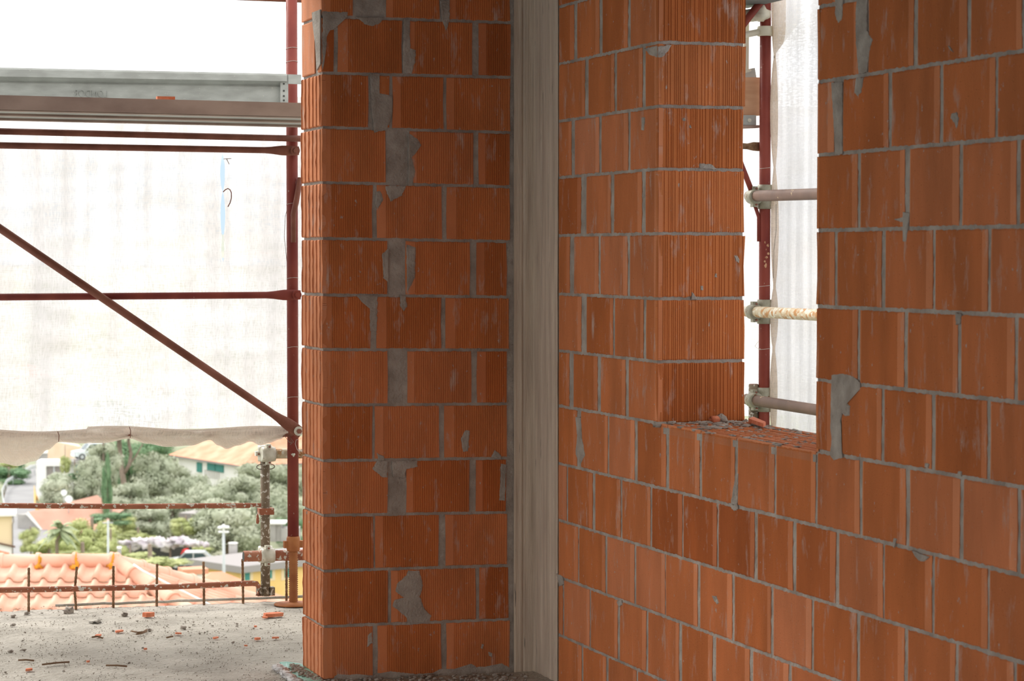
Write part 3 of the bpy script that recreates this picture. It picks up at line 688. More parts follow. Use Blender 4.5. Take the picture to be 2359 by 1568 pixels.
slz1, slz0 = P_(523, 355, .09).z, P_(523, 600, .09).z; zm1, zm2 = P_(523, 440).z, P_(523, 548).z
def gap(z):
    if not (slz0 < z < slz1): return 0.
    if z > zm1: t = (z-zm1)/(slz1-zm1)
    elif z > zm2: t = (z-zm2)/(zm1-zm2)
    else: t = (z-slz0)/(zm2-slz0)
    return .010*math.sin(math.pi*t)**.6*(1 if z > zm2 else .6)
def left(u, v):
    z0 = P_(300, 994).z; z = z0+(ztop-z0)*v; x = xl_+(slit-xl_)*u; x -= gap(z)*u**8; return netp(x, z)
def right(u, v):
    z0 = P_(300, 994).z; z = z0+(ztop-z0)*v; x = slit+(2.3-slit)*u; x += gap(z)*(1-u)**8; return netp(x, z)
mb = MB(); grid(mb, 110, 90, left, 'net'); part(mb, 'net_panel', net)
mb = MB(); grid(mb, 130, 90, right, 'net'); part(mb, 'net_panel', net)
ties = [133, 298, 484, -40, 600]
def pinch(x): return min(1, min(abs(x-t) for t in ties)/30.)
def hemf(u, v):
    x = -300+964*u; t = hemtop(x); b = hb(x); y = t+(b-t)*v; k = pinch(x)
    bulge = .022*math.sin(math.pi*min(1, v*1.05))*k+.012*noise.noise(Vector((x/40, v*3, 1)))*k
    return P_(x, y, inn-.005-bulge+.03*v)
mb = MB(); grid(mb, 240, 12, hemf, 'hem', 1.)
def hemb(u, v):
    x = -300+964*u; t = hemtop(x); b = hb(x)-3; y = t+(b-t)*v; k = pinch(x)
    return P_(x, y, inn+.045+.02*math.sin(math.pi*v)*k)
grid(mb, 240, 8, hemb, 'hem', 1.)
def hemr(u, v):          # the roll over the tube
    x = -300+964*u; t = hemtop(x); a = math.pi*v; return P_(x, t, 0)+Vector((0, inn-.005+.025-.025*math.cos(a)*1.0, .010*math.sin(a)+.0))
grid(mb, 240, 6, hemr, 'hem', 1.)
part(mb, 'hem', net, 'beige hem rolled over a tube and tied')
mb = MB()
for x in (133, 298): mb.tube([P_(x, hemtop(x)-3, inn-.02), P_(x+3, hemtop(x)+6, inn-.03), P_(x+2, hb(x)-2, inn-.02)], .0016, 'brown', 6); part(mb, 'tie_wire', net); mb = MB()
mb.tube([P_(514, 442, .05), P_(519, 437, .045), P_(525, 434, .04), P_(530, 437, .04), P_(533, 444, .04), P_(533, 456, .04), P_(530, 467, .04), P_(525, 476, .05)], .0022, 'brown', 6); part(mb, 'tie_wire', net); mb = MB()
mb.tube([P_(515, 366, .05), P_(533, 365, .05)], .0014, 'stick', 6); mb.tube([P_(522, 366, .05), P_(528, 378, .05)], .0014, 'stick', 6)
part(mb, 'tie_wire', net)
tag(net, 'large white debris net hung along the balcony scaffold with a beige rolled hem', 'netting')

# ---- couplers
def ring(mb, c, d, r, L, m, n=18):
    c = Vector(c); d = Vector(d).normalized(); mb.tube([c-d*L/2, c-d*L/2, c-d*L*.3, c+d*L*.3, c+d*L/2, c+d*L/2], [r*.80, r, r*1.06, r*1.06, r, r*.80], m, n)
def coupler(name, cA, dA, cB, dB, r, label, m='coup', side=Vector((0, -1, 0))):
    cA, cB = Vector(cA), Vector(cB); mid = (cA+cB)/2; e = empty(name, mid)
    mb = MB(); ring(mb, cA, dA, r*1.30, r*4.4 if m == 'coupd' else r*2.9, m); ring(mb, cB, dB, r*1.32, r*2.5, m)
    ax = (cB-cA).normalized() if (cB-cA).length > .001 else side
    mb.tube([cA, cB], [r*1.1, r*1.1], m, 12)
    part(mb, 'clamp_body', e)
    for c, d, o in ((cA, dA, 1), (cA, dA, -1), (cB, dB, 1), (cB, dB, -1)):
        d = Vector(d).normalized(); s = d.cross(ax).normalized(); 
        mb = MB(); q = c+s*o*r*1.45
        mb.box((-r*.42, -r*.62, -r*.42), (r*.42, r*.62, r*.42), m, None, q)
        bo = part(mb, 'clamp_bolt', e); mb = MB()
        b = q+ax*0; w = side.normalized(); mb.tube([b+w*r*.3, b+w*r*.95], r*.36, m, 6); mb.tube([b+w*r*.95, b+w*r*1.35], r*.17, 'brown', 6); sub(mb, 'nut', e, bo)
    tag(e, label, 'scaffold coupler'); return e

# guard post clamped at the slab edge
GY = PY+.10
def G_(x, y, d=0.): return on(1, GY+d, x, y)
gp = empty('guard_post', G_(611, 1370)); gx = G_(611, 1200).x
mb = MB(); zb0 = G_(611, 1372).z; zt0 = G_(611, 1032).z; mb.tube([(gx, GY, zb0), (gx, GY, zt0)], .0205, 'speckdark', 18); part(mb, 'tube', gp)
for sx_ in (-1, 1):
    mb = MB(); q = G_(611, 1350); mb.box((sx_*.018 if sx_ > 0 else -.038, -.02, G_(611, 1371).z), (.038 if sx_ > 0 else -.018, .02, G_(611, 1352).z), 'speckdark', None, (gx, GY, 0)); part(mb, 'foot_bracket', gp)
zl1 = G_(611, 1074).z
for s in (-1, 1):
    mb = MB(); pts = [(gx+s*(.018+.022*math.sin(t)), GY-.012, zl1+.011*math.cos(t)) for t in [math.pi*i/8 for i in range(9)]]; mb.tube(pts, .0022, 'wire', 6); part(mb, 'wire_loop', gp)
mb = MB(); zc = G_(611, 1176).z; mb.box((-.032, -.026, zc-.016), (.034, .02, zc+.012), 'speck', None, (gx, GY, 0)); part(mb, 'toggle_clamp', gp, 'rusty toggle clamp')
mb = MB(); mb.tube([G_(593, 1184, -.03), G_(594, 1200, -.03), G_(593, 1206, -.03)], [.004, .008, .005], 'speck', 8); mb.tube([G_(592, 1170, -.03), G_(592, 1186, -.03)], .0015, 'wire', 5); part(mb, 'hanging_pin', gp)
tag(gp, 'cement-spattered guard post clamped to the slab edge left of the red upright', 'guard post')
ty0 = GY-.052
def T_(x, y): return on(1, ty0, x, y)
mb = MB(); mb.tube([T_(561, 1281), T_(1000, 1270)], .0235, 'speck', 18); mb.tube([T_(560.5, 1281), T_(562, 1281)], .0205, 'dark', 16); tag(mb.build('scaffold_tube'), 'short rusty tube with an open end clamped low across the guard post', 'scaffold tube')  # dark disc paints the shade inside the open tube end
mb = MB(); mb.tube([T_(604, 1045), T_(1000, 1042)], .0215, 'flake', 18); tag(mb.build('scaffold_tube'), 'scabby tube clamped to the top of the guard post behind the red upright', 'scaffold tube')
c1 = T_(616, 1279); coupler('coupler', (gx, GY, c1.z), (0, 0, 1), c1, (1, 0, 0), .0235, 'silvery scaffold coupler low on the guard post with an open tube end beside it')
c2 = T_(618, 1046); coupler('coupler', (gx, GY, c2.z), (0, 0, 1), c2, (1, 0, 0), .0235, 'cream coupler capping the top of the guard post under the rolled hem')
mb = MB(); mb.tube([G_(-200, 1163, -.03), G_(300, 1166, -.03), G_(574, 1164, -.03), G_(577, 1163, -.03), G_(601, 1163, -.03)], [.0115, .0115, .0115, .0085, .0085], 'speck', 14)
tag(mb.build('edge_rail'), 'rusty edge rail ending in a thin spigot at the guard post', 'guard rail')
mb = MB(); mb.tube([G_(-200, 1362, -.03), G_(100, 1357, -.03), G_(400, 1351, -.03), G_(580, 1343, -.03), G_(591, 1344, -.03), G_(595, 1350, -.03), G_(595, 1371, -.03)], .0122, 'speck', 14)
tag(mb.build('edge_rail'), 'low rusty rail running behind the starter bars and bent down at the guard post', 'guard rail')
# starter bars
for x, yt, yb_, l in [(66,1307,1404,'leftmost starter bar at the slab edge'),(175,1305,1396,'knotty starter bar second from the left'),(261,1303,1392,'starter bar in front of the roof hip end'),(361,1298,1386,'starter bar in front of the white cable'),(470,1293,1383,'starter bar in front of the silver car tail and yellow house'),(560,1287,1384,'starter bar right below the open tube end'),(660,1285,1373,'short starter bar between guard post and red upright')]:
    y_ = edgeY(on(2, 0, x, yb_).x)-.03; p1 = on(1, y_, x, yb_); p0 = on(1, y_, x+Rr(-1.5, 1.5) if x != 175 else 177, yt); pts = []; rad = []
    if x == 175: pm = on(1, y_, 172, 1360)
    else: pm = p0.lerp(p1, .5)
    n = 22
    for i in range(n+1):
        t = i/n; q = (p0.lerp(pm, t*2) if t < .5 else pm.lerp(p1, t*2-1)); pts.append(q); rad.append(.0062 if i % 2 else .0050)
    pts[-1] = Vector((pts[-1].x, pts[-1].y, -.02))
    o = MB().tube(pts, rad, 'rebar', 8).build('starter_bar'); tag(o, 'rusty '+l, 'reinforcing bar', 'starter bars along the slab edge')
# timber lip along the slab edge
mb = MB(); a = on(2, 0, 130, 1403); pts = []
n = 40
for i in range(n):
    x = a.x+(.6-a.x)*i/(n-1); pts.append((x, edgeY(x)+.012+.006*noise.noise(Vector((x*9, 0, 0))), .012+.006*noise.noise(Vector((x*14, 4, 0)))))
mb.tube(pts, .0065, 'slab', 6); tag(mb.build('edge_strip'), 'crusted edging strip along the outer edge of the slab', 'edging')

# ------------------------------------------------------------------ scaffold outside the window
q = B(1762, 450, 10.7); SXp, SYp = q.x, q.y
def pole_at(x, y): t = on(0, SXp, x, y); return t
st2 = empty('scaffold_standard', (SXp, SYp, 0.))
mb = MB(); mb.tube([(SXp, SYp, -1.2), (SXp, SYp, on(1, SYp, 1760, 560).z), (SXp, SYp, 3.0)], .0245, 'redsteel', 20); part(mb, 'tube', st2)
mb = MB()
for y in (387, 658, 803): 
    zz = on(1, SYp, 1760, y).z; pts = [(SXp+.0255*math.cos(t), SYp+.0255*math.sin(t), zz+.003*math.cos(t)) for t in [2*math.pi*i/16 for i in range(17)]]; mb.tube(pts, .0009, 'wirelight', 5); part(mb, 'tie_wire', st2); mb = MB()
mb.tube([on(1, SYp-.03, 1747, 786), on(1, SYp-.03, 1739, 797), on(1, SYp-.03, 1745, 802), on(1, SYp-.03, 1752, 803)], .0009, 'wirelight', 5)
part(mb, 'tie_wire', st2)
mb = MB()
for i in range(7):
    zz = on(1, SYp, 1765, 560+i*9+Rr(-4, 4)).z; mb.ball((SXp-.008+.012*Rr(-1, 1.2), SYp-.0235, zz), Rr(.003, .007), 'wood', 4, .6, (1, .3, 1.3))
part(mb, 'paint_loss', st2)
tag(st2, 'dark red scaffold upright standing outside the window opening', 'scaffold pole')
TX = SXp-.055
def L_(x, y, d=0.): return on(0, TX+d, x, y)
def tubeY(p0, p1, m, label, r=.0238):
    d = (p1-p0).normalized(); mb = MB(); mb.tube([p0-d*.09, p1+d*2.2], r, m, 20); o = mb.build('scaffold_tube'); tag(o, label, 'scaffold tube'); return o
tubeY(L_(1745, 451), L_(1875, 447), 'mauve', 'brown scaffold tube outside the window, highest of the three')
tubeY(L_(1740, 718), L_(1875, 725), 'flake', 'flaking cream and rust tube outside the window, middle of the three')
tubeY(L_(1740, 922), L_(1875, 943), 'mauve', 'brown scaffold tube with cream chips just above the window sill')
for y, l in ((453, 'grey-green coupler at the highest tube outside the window'), (718, 'worn coupler at the flaking cream tube outside the window'), (921, 'rust-stained coupler just above the window sill on a spattered stub post')):
    c = L_(1737, y); coupler('coupler', (SXp, SYp, c.z), (0, 0, 1), c, (0, 1, 0) if False else (L_(1875, y)-c).normalized(), .0238, l, 'coupd')
    # second clamp half reaching left, seen behind the reveal
mb = MB(); p = on(1, SYp+.02, 1736, 940); mb.tube([(p.x, p.y, -1.2), (p.x, p.y, on(1, SYp+.02, 1736, 885).z)], .0215, 'speckdark', 16); mb.tube([(p.x, p.y, on(1, SYp+.02, 1736, 886).z), (p.x, p.y, on(1, SYp+.02, 1736, 884).z)], .019, 'brown', 12)
tag(mb.build('stub_post'), 'cement-spattered stub post ending at the coupler above the sill', 'scaffold pole')
mb = MB(); mb.tube([on(1, SYp+.02, 1705, 372), on(1, SYp, 1731, 438)], .012, 'redsteel', 12); mb.tube([on(1, SYp, 1738, 470), on(1, SYp, 1748, 500), on(1, SYp, 1748, 556)], .008, 'redsteel', 10)
tag(mb.build('diagonal_brace'), 'thin red diagonal meeting the highest coupler outside the window', 'scaffold brace')
mb = MB(); mb.tube([on(1, SYp-.05, 1690, 85), on(1, SYp-.05, 1775, -25)], .016, 'redsteel', 14); tag(mb.build('diagonal_brace'), 'red diagonal tube rising across the top of the window opening', 'scaffold brace')
mb = MB(); mb.tube([on(1, SYp+.03, 1690, 335), on(1, SYp+.03, 1722, 337), on(1, SYp+.03, 1735, 337), on(1, SYp+.03, 1752, 338)], [(.013, .013), (.012, .013), (.008, .019), (.007, .020)], 'rebar', 14); tag(mb.build('guard_rail'), 'rusty flattened tube end left of the window upright', 'scaffold tube')
mb = MB(); mb.tube([on(1, SYp+.0, 1680, 86), on(1, SYp+.0, 1716, 80), on(1, SYp+.0, 1752, 73)], .0145, 'cream', 14); ring(mb, (SXp, SYp, on(1, SYp, 1760, 72).z), (0, 0, 1), .034, .042, 'cream'); tag(mb.build('swing_arm'), 'cream arm clamped around the window upright near the top', 'scaffold bracket')
mb = MB(); mb.ball(on(1, SYp-.02, 1752, 33), .042, 'cream', 8, .2, (1, 1, .8)); mb.tube([on(1, SYp+.02, 1692, 40), on(1, SYp, 1752, 33)], .028, 'cream', 12); tag(mb.build('scaffold_bracket'), 'bulky cream bracket at the top of the window upright', 'scaffold bracket')
mb = MB(); mb.prism([on(1, SYp+.06, 1714, 46), on(1, SYp+.06, 1726, 46), on(1, SYp+.06, 1725, 166), on(1, SYp+.06, 1714, 168)], (0, .03, 0), 'cream'); mb.prism([on(1, SYp+.05, 1690, 170), on(1, SYp+.05, 1731, 158), on(1, SYp+.05, 1731, 164), on(1, SYp+.05, 1690, 176)], (0, .04, 0), 'cream'); tag(mb.build('upright_bar'), 'slim cream upright bar with a foot left of the window upright', 'scaffold bracket')
mb = MB(); mb.prism([on(1, SYp+.10, 1640, 174), on(1, SYp+.10, 1739, 156), on(1, SYp+.10, 1743, 179), on(1, SYp+.10, 1640, 185)], (0, .04, 0), 'galv'); tag(mb.build('deck_bracket'), 'grey bracket sitting over the timber board outside the window', 'scaffold bracket')
mb = MB(); mb.prism([on(1, SYp+.07, 1640, 178), on(1, SYp+.07, 1751, 178), on(1, SYp+.07, 1751, 266), on(1, SYp+.07, 1640, 262)], (0, .03, 0), 'wood'); tag(mb.build('timber_board'), 'pale timber toe board end outside the window', 'board')
mb = MB(); mb.prism([on(1, SYp+.06, 1640, 265), on(1, SYp+.06, 1742, 265), on(1, SYp+.06, 1742, 288), on(1, SYp+.06, 1640, 288)], (0, .05, 0), 'galv'); p = on(1, SYp+.055, 1727, 277); mb.tube([p, p+Vector((0, .01, 0))], .009, 'coup', 10); tag(mb.build('deck_beam'), 'grey metal beam with a rivet under the timber board outside the window', 'scaffold deck')
mb = MB(); mb.prism([on(1, SYp+.05, 1640, 290), on(1, SYp+.05, 1752, 288), on(1, SYp+.05, 1752, 294), on(1, SYp+.05, 1640, 299)], (0, .05, 0), 'plank'); tag(mb.build('ledger_strip'), 'thin rusty strip below the grey beam outside the window', 'scaffold tube')
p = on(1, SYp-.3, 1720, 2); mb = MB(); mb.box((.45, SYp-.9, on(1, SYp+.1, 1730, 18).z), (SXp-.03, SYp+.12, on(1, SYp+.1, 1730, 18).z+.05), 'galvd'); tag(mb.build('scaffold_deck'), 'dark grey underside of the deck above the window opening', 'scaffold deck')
# net outside the window
n2 = empty('debris_netting', (SXp+.06, SYp-.4, 1.)); NX2 = SXp+.055
def wn(u, v):
    y = SYp+.02+(-5.2)*u; z = -1.5+4.5*v
    d = .02*noise.noise(Vector((y*2.5, z*.8, 5)))+.008*noise.noise(Vector((y*14, z*1.5, 7)))
    return Vector((NX2+d*min(1, u*12), y, z))
mb = MB(); grid(mb, 90, 80, wn, 'net'); part(mb, 'net_panel', n2)
tz = [on(1, SYp-.03, 1785, y).z for y in (-150, 131, 387, 660, 803, 1010, 1400)]
def gath(u, v):       # gathered edge bound to the pole, swelling between the ties
    z = -1.3+4.2*v; k = 1.
    for a, b in zip(tz, tz[1:]):
        if b <= z <= a: t = (z-b)/(a-b); k = .25+.95*math.sin(math.pi*t)**.7
    a = 2*math.pi*u; w = .0115*k; f = 1+.25*math.sin(a*5+z*3)
    s = .5*(.004*math.sin(z*5))
    return Vector((SXp+.032+w*f*math.cos(a)*1.1+s, SYp-.030+w*f*math.sin(a)*.9, z))
mb = MB(); grid(mb, 40, 200, gath, 'drape'); part(mb, 'gathered_edge', n2, 'beige gathered edge bound to the upright')
def fold(u, v):
    xa, xb2 = 1782, 1782+(62 if v > .55 else 62*v/.55)*1.0
    y = 130-150*v; x = xa+(xb2-xa)*u; p = on(1, SYp-.06-.03*math.sin(u*3.1), x, y); return p
mb = MB(); grid(mb, 16, 20, fold, 'drape'); part(mb, 'folded_corner', n2, 'folded beige corner at the top')
mb = MB(); mb.tube([on(1, SYp-.05, 1783, 5), on(1, SYp-.055, 1786, 60), on(1, SYp-.055, 1783, 120), on(1, SYp-.05, 1784, 134)], .0016, 'wire', 6); part(mb, 'seam_cord', n2); mb = MB()
mb.tube([on(1, SYp-.055, 1788, 470), on(1, SYp-.055, 1788, 530), on(1, SYp-.055, 1783, 575), on(1, SYp-.05, 1782, 640)], .0012, 'wire', 6); part(mb, 'seam_cord', n2)
tag(n2, 'white debris net outside the window gathered to the dark red upright', 'netting')

mb = MB(); mb.tube([P_(500, -9, .05), P_(760, 1, .05)], .0145, 'brown', 12); tag(mb.build('guard_rail'), 'dark tube just showing along the top edge beside the pier', 'scaffold tube')

# ------------------------------------------------------------------ valley behind
def zt(D):
    if D < 195: return 1.2-.150*D
    if D < 250: return -28.05+(D-195)*.03
    if D < 400: return -26.4
    return -26.4+(D-400)*.06
mb = MB(); vs = []; fs = []; Ds = [9, 14, 22, 35, 55, 80, 110, 140, 170, 195, 210, 225, 240, 260, 285, 310, 340, 380, 430, 500, 600, 720, 800]; ls = [i*.06 for i in range(-15, 16)]
for D in Ds:
    for l in ls:
        p = CAM+FH*D+rt*(l*D*1.6+0); vs.append((p.x, p.y, zt(D)+(.5 if D > 100 else .1)*noise.noise(Vector((p.x*.03, p.y*.03, 0)))))
n = len(ls)
for j in range(len(Ds)-1):
    for i in range(n-1): a = j*n+i; fs.append((a, a+1, a+n+1, a+n))
mb.add(vs, fs, 'ground', True); o = struct(mb.build('ground'))
mb = MB(); vs = []; fs = []
for j, D in enumerate([795, 900, 1050, 1300]):
    for i in range(41):
        p = CAM+FH*D+rt*((i-20)*50); z = [0, 4, 7, 8][j]+ (0 if j == 0 else 7*noise.noise(Vector((i*.3, j*.4, 0))))
        vs.append((p.x, p.y, z))
for j in range(3):
    for i in range(40): a = j*41+i; fs.append((a, a+1, a+42, a+41))
mb.add(vs, fs, 'hill', True); tag(mb.build('hillside'), 'wooded hillside closing the valley, faint through the netting', 'hill')

class Fr:
    """frame of a building: origin, right axis turned by ang, away axis"""
    def __init__(s, O, ang): s.O = Vector(O); a = math.radians(ang); s.u = rt*math.cos(a)+FH*math.sin(a); s.v = FH*math.cos(a)-rt*math.sin(a)
    def __call__(s, a, b, c): return s.O+s.u*a+s.v*b+Vector((0, 0, c))
def fbox(mb, f, lo, hi, m):
    (a0, b0, c0), (a1, b1, c1) = lo, hi
    vs = [f(*p) for p in ((a0,b0,c0),(a1,b0,c0),(a1,b1,c0),(a0,b1,c0),(a0,b0,c1),(a1,b0,c1),(a1,b1,c1),(a0,b1,c1))]
    mb.add(vs, [(3,2,1,0),(4,5,6,7),(0,1,5,4),(1,2,6,5),(2,3,7,6),(3,0,4,7)], m)
def fpart(e, f, name, boxes, m, label=None):
    mb = MB()
    for lo, hi in boxes: fbox(mb, f, lo, hi, m)
    return part(mb, name, e, label)

# ---- the near tiled roof
D0 = 30.; ap = B(262, 1298, D0); ap = Vector(ap); tanr = math.tan(math.radians(24)); fr = Fr(ap, 0)
roof = empty('tiled_roof', ap+Vector((0, 0, -4)))
def tile_surface(mb, org, du, dd, inside, wu, nrow, row0=0., step=.205, rl=.345, u0=-12, u1=12):
    """courses of wavy tiles: du along the eave, dd down the slope; inside(u,v) keeps the sheet within its hip lines"""
    nrm = du.cross(dd); nrm = -nrm if nrm.z < 0 else nrm; nrm.normalize()
    K = 16
    for r in range(nrow):
        vs = []; fs = []; v0 = row0+r*rl; n = int((u1-u0)/step)*K
        for j, (vv, hh) in enumerate(((v0, .0), (v0+rl*.5, .018), (v0+rl*1.06, .038), (v0+rl*1.065, .018))):
            for i in range(n+1):
                u = u0+step*i/K; t = (i % K)/K
                w = .050*max(0., math.sin(math.pi*min(1, t/.42)))**.7 if t < .42 else -.012*math.sin(math.pi*(t-.42)/.58)
                vs.append(org+du*u+dd*vv+nrm*(w+hh))
        for j in range(3):
            for i in range(n):
                u = u0+step*(i+.5)/K
                if inside(u, v0+rl*.5): a = j*(n+1)+i; fs.append((a, a+1, a+n+2, a+n+1))
        mb.add(vs, fs, 'tile', True)
dd = (-FH*1+Vector((0, 0, -tanr))).normalized()          # front face, down towards us
kf = math.cos(math.radians(24))
mb = MB(); tile_surface(mb, ap, rt, dd, lambda u, v: u < v*kf*.95, 0, 16, .06, u0=-6.97, u1=6)
part(mb, 'front_slope', roof)
# hip end facing right: its eave runs away from us
dr = (rt+Vector((0, 0, -tanr))).normalized()
mb = MB(); tile_surface(mb, ap, FH, dr, lambda u, v: -v*kf*.95 < u < v*kf*.95, 0, 16, .06, step=.205, u0=-6, u1=6)
part(mb, 'hip_slope', roof)
def caps(pts_from, pts_to, n, name, lich=()):
    for i in range(n):
        a = pts_from.lerp(pts_to, i/n); b = pts_from.lerp(pts_to, (i+1.12)/n); mb = MB()
        d = (b-a)
        mb.tube([a, a+d*.08, a+d*.1, a+d*.95, a+d*.96, b], [.108, .112, .086, .094, .112, .108], 'tile', 16)
        o = part(mb, name, roof)
        if i in lich:
            mb = MB(); mb.ball(a+d*.03+Vector((0, 0, -.05))-FH*.08, .055, 'lichen', 5, .6); mb.ball(a+d*.0+Vector((0, 0, .02))-FH*.09, .05, 'lichen', 5, .6, (.35, 1, 1.3)); part(mb, 'lichen_patch', roof)
rz = Vector((0, 0, .035))
caps(ap+rz+rt*.0, ap+rz+rt*-6.2+Vector((0, 0, -.05)), 14, 'ridge_tile', (0, 1, 2))
h1 = ap+(rt*.72-FH*.72+Vector((0, 0, -.72*tanr)))*6+rz; caps(ap+rz, h1, 16, 'hip_tile')
h2 = ap+(rt*.72+FH*.72+Vector((0, 0, -.72*tanr)))*6+rz; caps(ap+rz, h2, 16, 'hip_tile')
mb = MB(); fbox(mb, fr, (-6.5, -5.2, -7), (5.0, 5., -2.5), 'cwall'); part(mb, 'wall', roof)
tag(roof, 'salmon tiled hip roof just below the slab edge with lichen on its ridge', 'roof')
mb = MB(); q0 = B(308, 1300, 29.6); q1 = B(395, 1348, 29.3); q2 = B(470, 1385, 29.); q3 = B(560, 1440, 28.8); mb.tube([q0, B(330, 1315, 29.5), q1, q2, q3], .012, 'cable', 8); tag(mb.build('cable'), 'white cable draped over the near tiled roof', 'cable')
mb = MB(); fq = Fr(B(448, 1330, 40), 20); fbox(mb, fq, (-.14, 0, -.9), (.14, .28, .06), 'wwall'); fbox(mb, fq, (-.2, -.05, .06), (.22, .33, .14), 'ltile'); tag(mb.build('chimney'), 'small white chimney with a tile cap behind the near roof', 'chimney')
# second roof behind, lower right
r2p = B(487, 1317, 70); f2 = Fr(r2p, 25); r2 = empty('tiled_roof', r2p+Vector((0, 0, -3)))
mb = MB(); t = math.tan(math.radians(24)); mb.add([f2(0,0,0), f2(.3,0,0), f2(3.3,-3,-3*t), f2(-3,-3,-3*t), f2(-3,3,-3*t), f2(3.3,3,-3*t)], [(0,1,2,3), (0,3,4), (0,4,5,1), (1,5,2)], 'ltile'); part(mb, 'roof_slopes', r2)
fpart(r2, f2, 'wall', [((-2.6, -2.6, -6), (2.8, 2.6, -1.3))], 'pwall')
tag(r2, 'pink tiled roof peak standing behind the near roof before the yellow house', 'roof')

# ---- yellow house
Oy = B(556, 1304, 200); fy = Fr(Oy, 44); yh = empty('yellow_house', Vector((Oy.x, Oy.y, Oy.z-4.5)))
mb = MB(); fbox(mb, fy, (.35, .35, -5), (11, 6.2, -.35), 'ywall'); part(mb, 'wall', yh)
mb = MB(); mb.add([fy(-.15,-.15,0), fy(12,-.15,0), fy(12,6.9,0), fy(-.15,6.9,0), fy(-.15,-.15,-.55), fy(12,-.15,-.55), fy(12,6.9,-.55), fy(-.15,6.9,-.55), fy(3.2,3.3,.62), fy(9,3.3,.62)], [(4,5,1,0),(5,6,2,1),(6,7,3,2),(7,4,0,3),(0,1,9,8),(1,2,9),(2,3,8,9),(3,0,8),(7,6,5,4)], 'groof'); part(mb, 'roof', yh)
for k, (x0, x1, y0, y1) in enumerate([(563, 574, 1319, 1338), (617, 625, 1306, 1339), (655, 668, 1303, 1341)]):
    def su(x):   # distance along the right-hand face under pixel x
        r = ray(x, 1320); n_ = fy.v; o_ = fy(0, .35, 0); t_ = (o_-CAM).dot(n_)/r.dot(n_); p = CAM+r*t_; return (p-fy.O).dot(fy.u), p
    a, pa = su(x0); b, pb2 = su(x1); dd_ = (pa-CAM).length
    zt1 = (1303-y0)*dd_/5700-.0; zb1 = (1303-y1)*dd_/5700
    ws = fpart(yh, fy, 'window_surround', [((a-.35, .30, zb1-.2), (b+.35, .36, zt1+.3))], 'cwall')
    mb = MB(); fbox(mb, fy, (a, .24, zb1), (b, .34, zt1), 'shut'); sub(mb, 'shutter', yh, ws)
tag(yh, 'yellow house with a flat grey roof and green shutters low in the valley', 'house')
mb = MB(); cp = B(537, 1272, 206); fq = Fr(cp, 44); mb.tube([cp+Vector((0, 0, -.8)), cp+Vector((0, 0, .8))], .36, 'gwall', 10); mb.tube([cp+Vector((0, 0, .72)), cp+Vector((0, 0, .82))], .40, 'wwall', 10); tag(mb.build('chimney'), 'pale round chimney on the flat grey roof', 'chimney')
# lamp mast
lp = B(516, 1272, 196); lm = empty('lamp_mast', (lp.x, lp.y, zt(196)))
mb = MB(); tp_ = B(515, 1226, 196); mb.tube([(lp.x, lp.y, zt(196)), tuple(tp_)], [.16, .11], 'grey', 8); part(mb, 'mast', lm)
for dx, dz_ in ((-8, 0), (0, -2), (8, -1)):
    mb = MB(); p = B(515+dx, 1215+dz_, 196); mb.ball(p, .2, 'whitem', 5, 0, (1.1, 1, .7)); part(mb, 'lamp_head', lm)
mb = MB(); p = B(515, 1225, 196); mb.tube([p-rt*.42, p+rt*.42], .09, 'whitem', 8); part(mb, 'cross_bar', lm)
mb = MB(); p = B(515, 1216, 196); mb.tube([p-Vector((0, 0, .35)), p+Vector((0, 0, .3))], .1, 'whitem', 8); part(mb, 'bracket', lm)
tag(lm, 'white lamp mast with a cluster of lamps behind the yellow house', 'lamp post')
pp = B(248, 1283, 150); mb = MB(); t_ = B(249, 1198, 150); mb.tube([(pp.x, pp.y, zt(150)-1), tuple(t_)], [.09, .06], 'grey', 8); c_ = B(248, 1204, 150); up_ = empty('utility_pole', (pp.x, pp.y, zt(150))); part(mb, 'pole', up_)
mb = MB(); mb.tube([c_-rt*.32, c_+rt*.32], .035, 'grey', 6); part(mb, 'crossbar', up_); tag(up_, 'thin grey utility pole with a crossbar right of the palm', 'utility pole')

# ---- cars
def car(name, x, y, D, ang, m, L, H, label):
    p = B(x, y, D); f = Fr(p, ang); e = empty(name, p); w = 1.7
    mb = MB(); prof = [(-L/2, .35), (-L/2+.05, .78), (-L*.27, .92), (-L*.12, H), (L*.30, H), (L*.44, .95), (L/2, .85), (L/2, .35)]
    mb.prism([f(a, -w/2, c) for a, c in prof], f.v*w, m); part(mb, 'body', e)
    for s in (-w/2-.02, w/2+.0):
        mb = MB(); mb.prism([f(-L*.23, s, .95), f(-L*.115, s, H-.1), (f(L*.05, s, H-.08)), (f(L*.05, s, .95))], f.v*.02, 'carg'); mb.prism([f(L*.08, s, .95), f(L*.08, s, H-.08), f(L*.28, s, H-.1), f(L*.38, s, .95)], f.v*.02, 'carg'); part(mb, 'side_window', e)
    mb = MB(); mb.prism([f(-L*.26, -w*.42, .95), f(-L*.26, w*.42, .95), f(-L*.13, w*.38, H-.05), f(-L*.13, -w*.38, H-.05)], f.u*-.03, 'carg'); part(mb, 'windscreen', e)
    for a in (-L*.32, L*.30):
        for s in (-w/2-.03, w/2-.17):
            mb = MB(); mb.tube([f(a, s, .32), f(a, s+.2, .32)], .32, 'tyre', 12); wo = part(mb, 'wheel', e); mb = MB(); mb.tube([f(a, s-.01, .32), f(a, s+.21, .32)], .19, 'grey', 10); sub(mb, 'wheel_hub', e, wo)
    tag(e, label, 'car'); return e
car('car', 440, 1308, 212, 4, 'cars', 3.9, 1.45, 'silver car parked beside the blossom pergola')
car('car', 215, 1057, 240, 24, 'carw', 4.1, 1.6, 'white car parked on the raised drive under the hem')
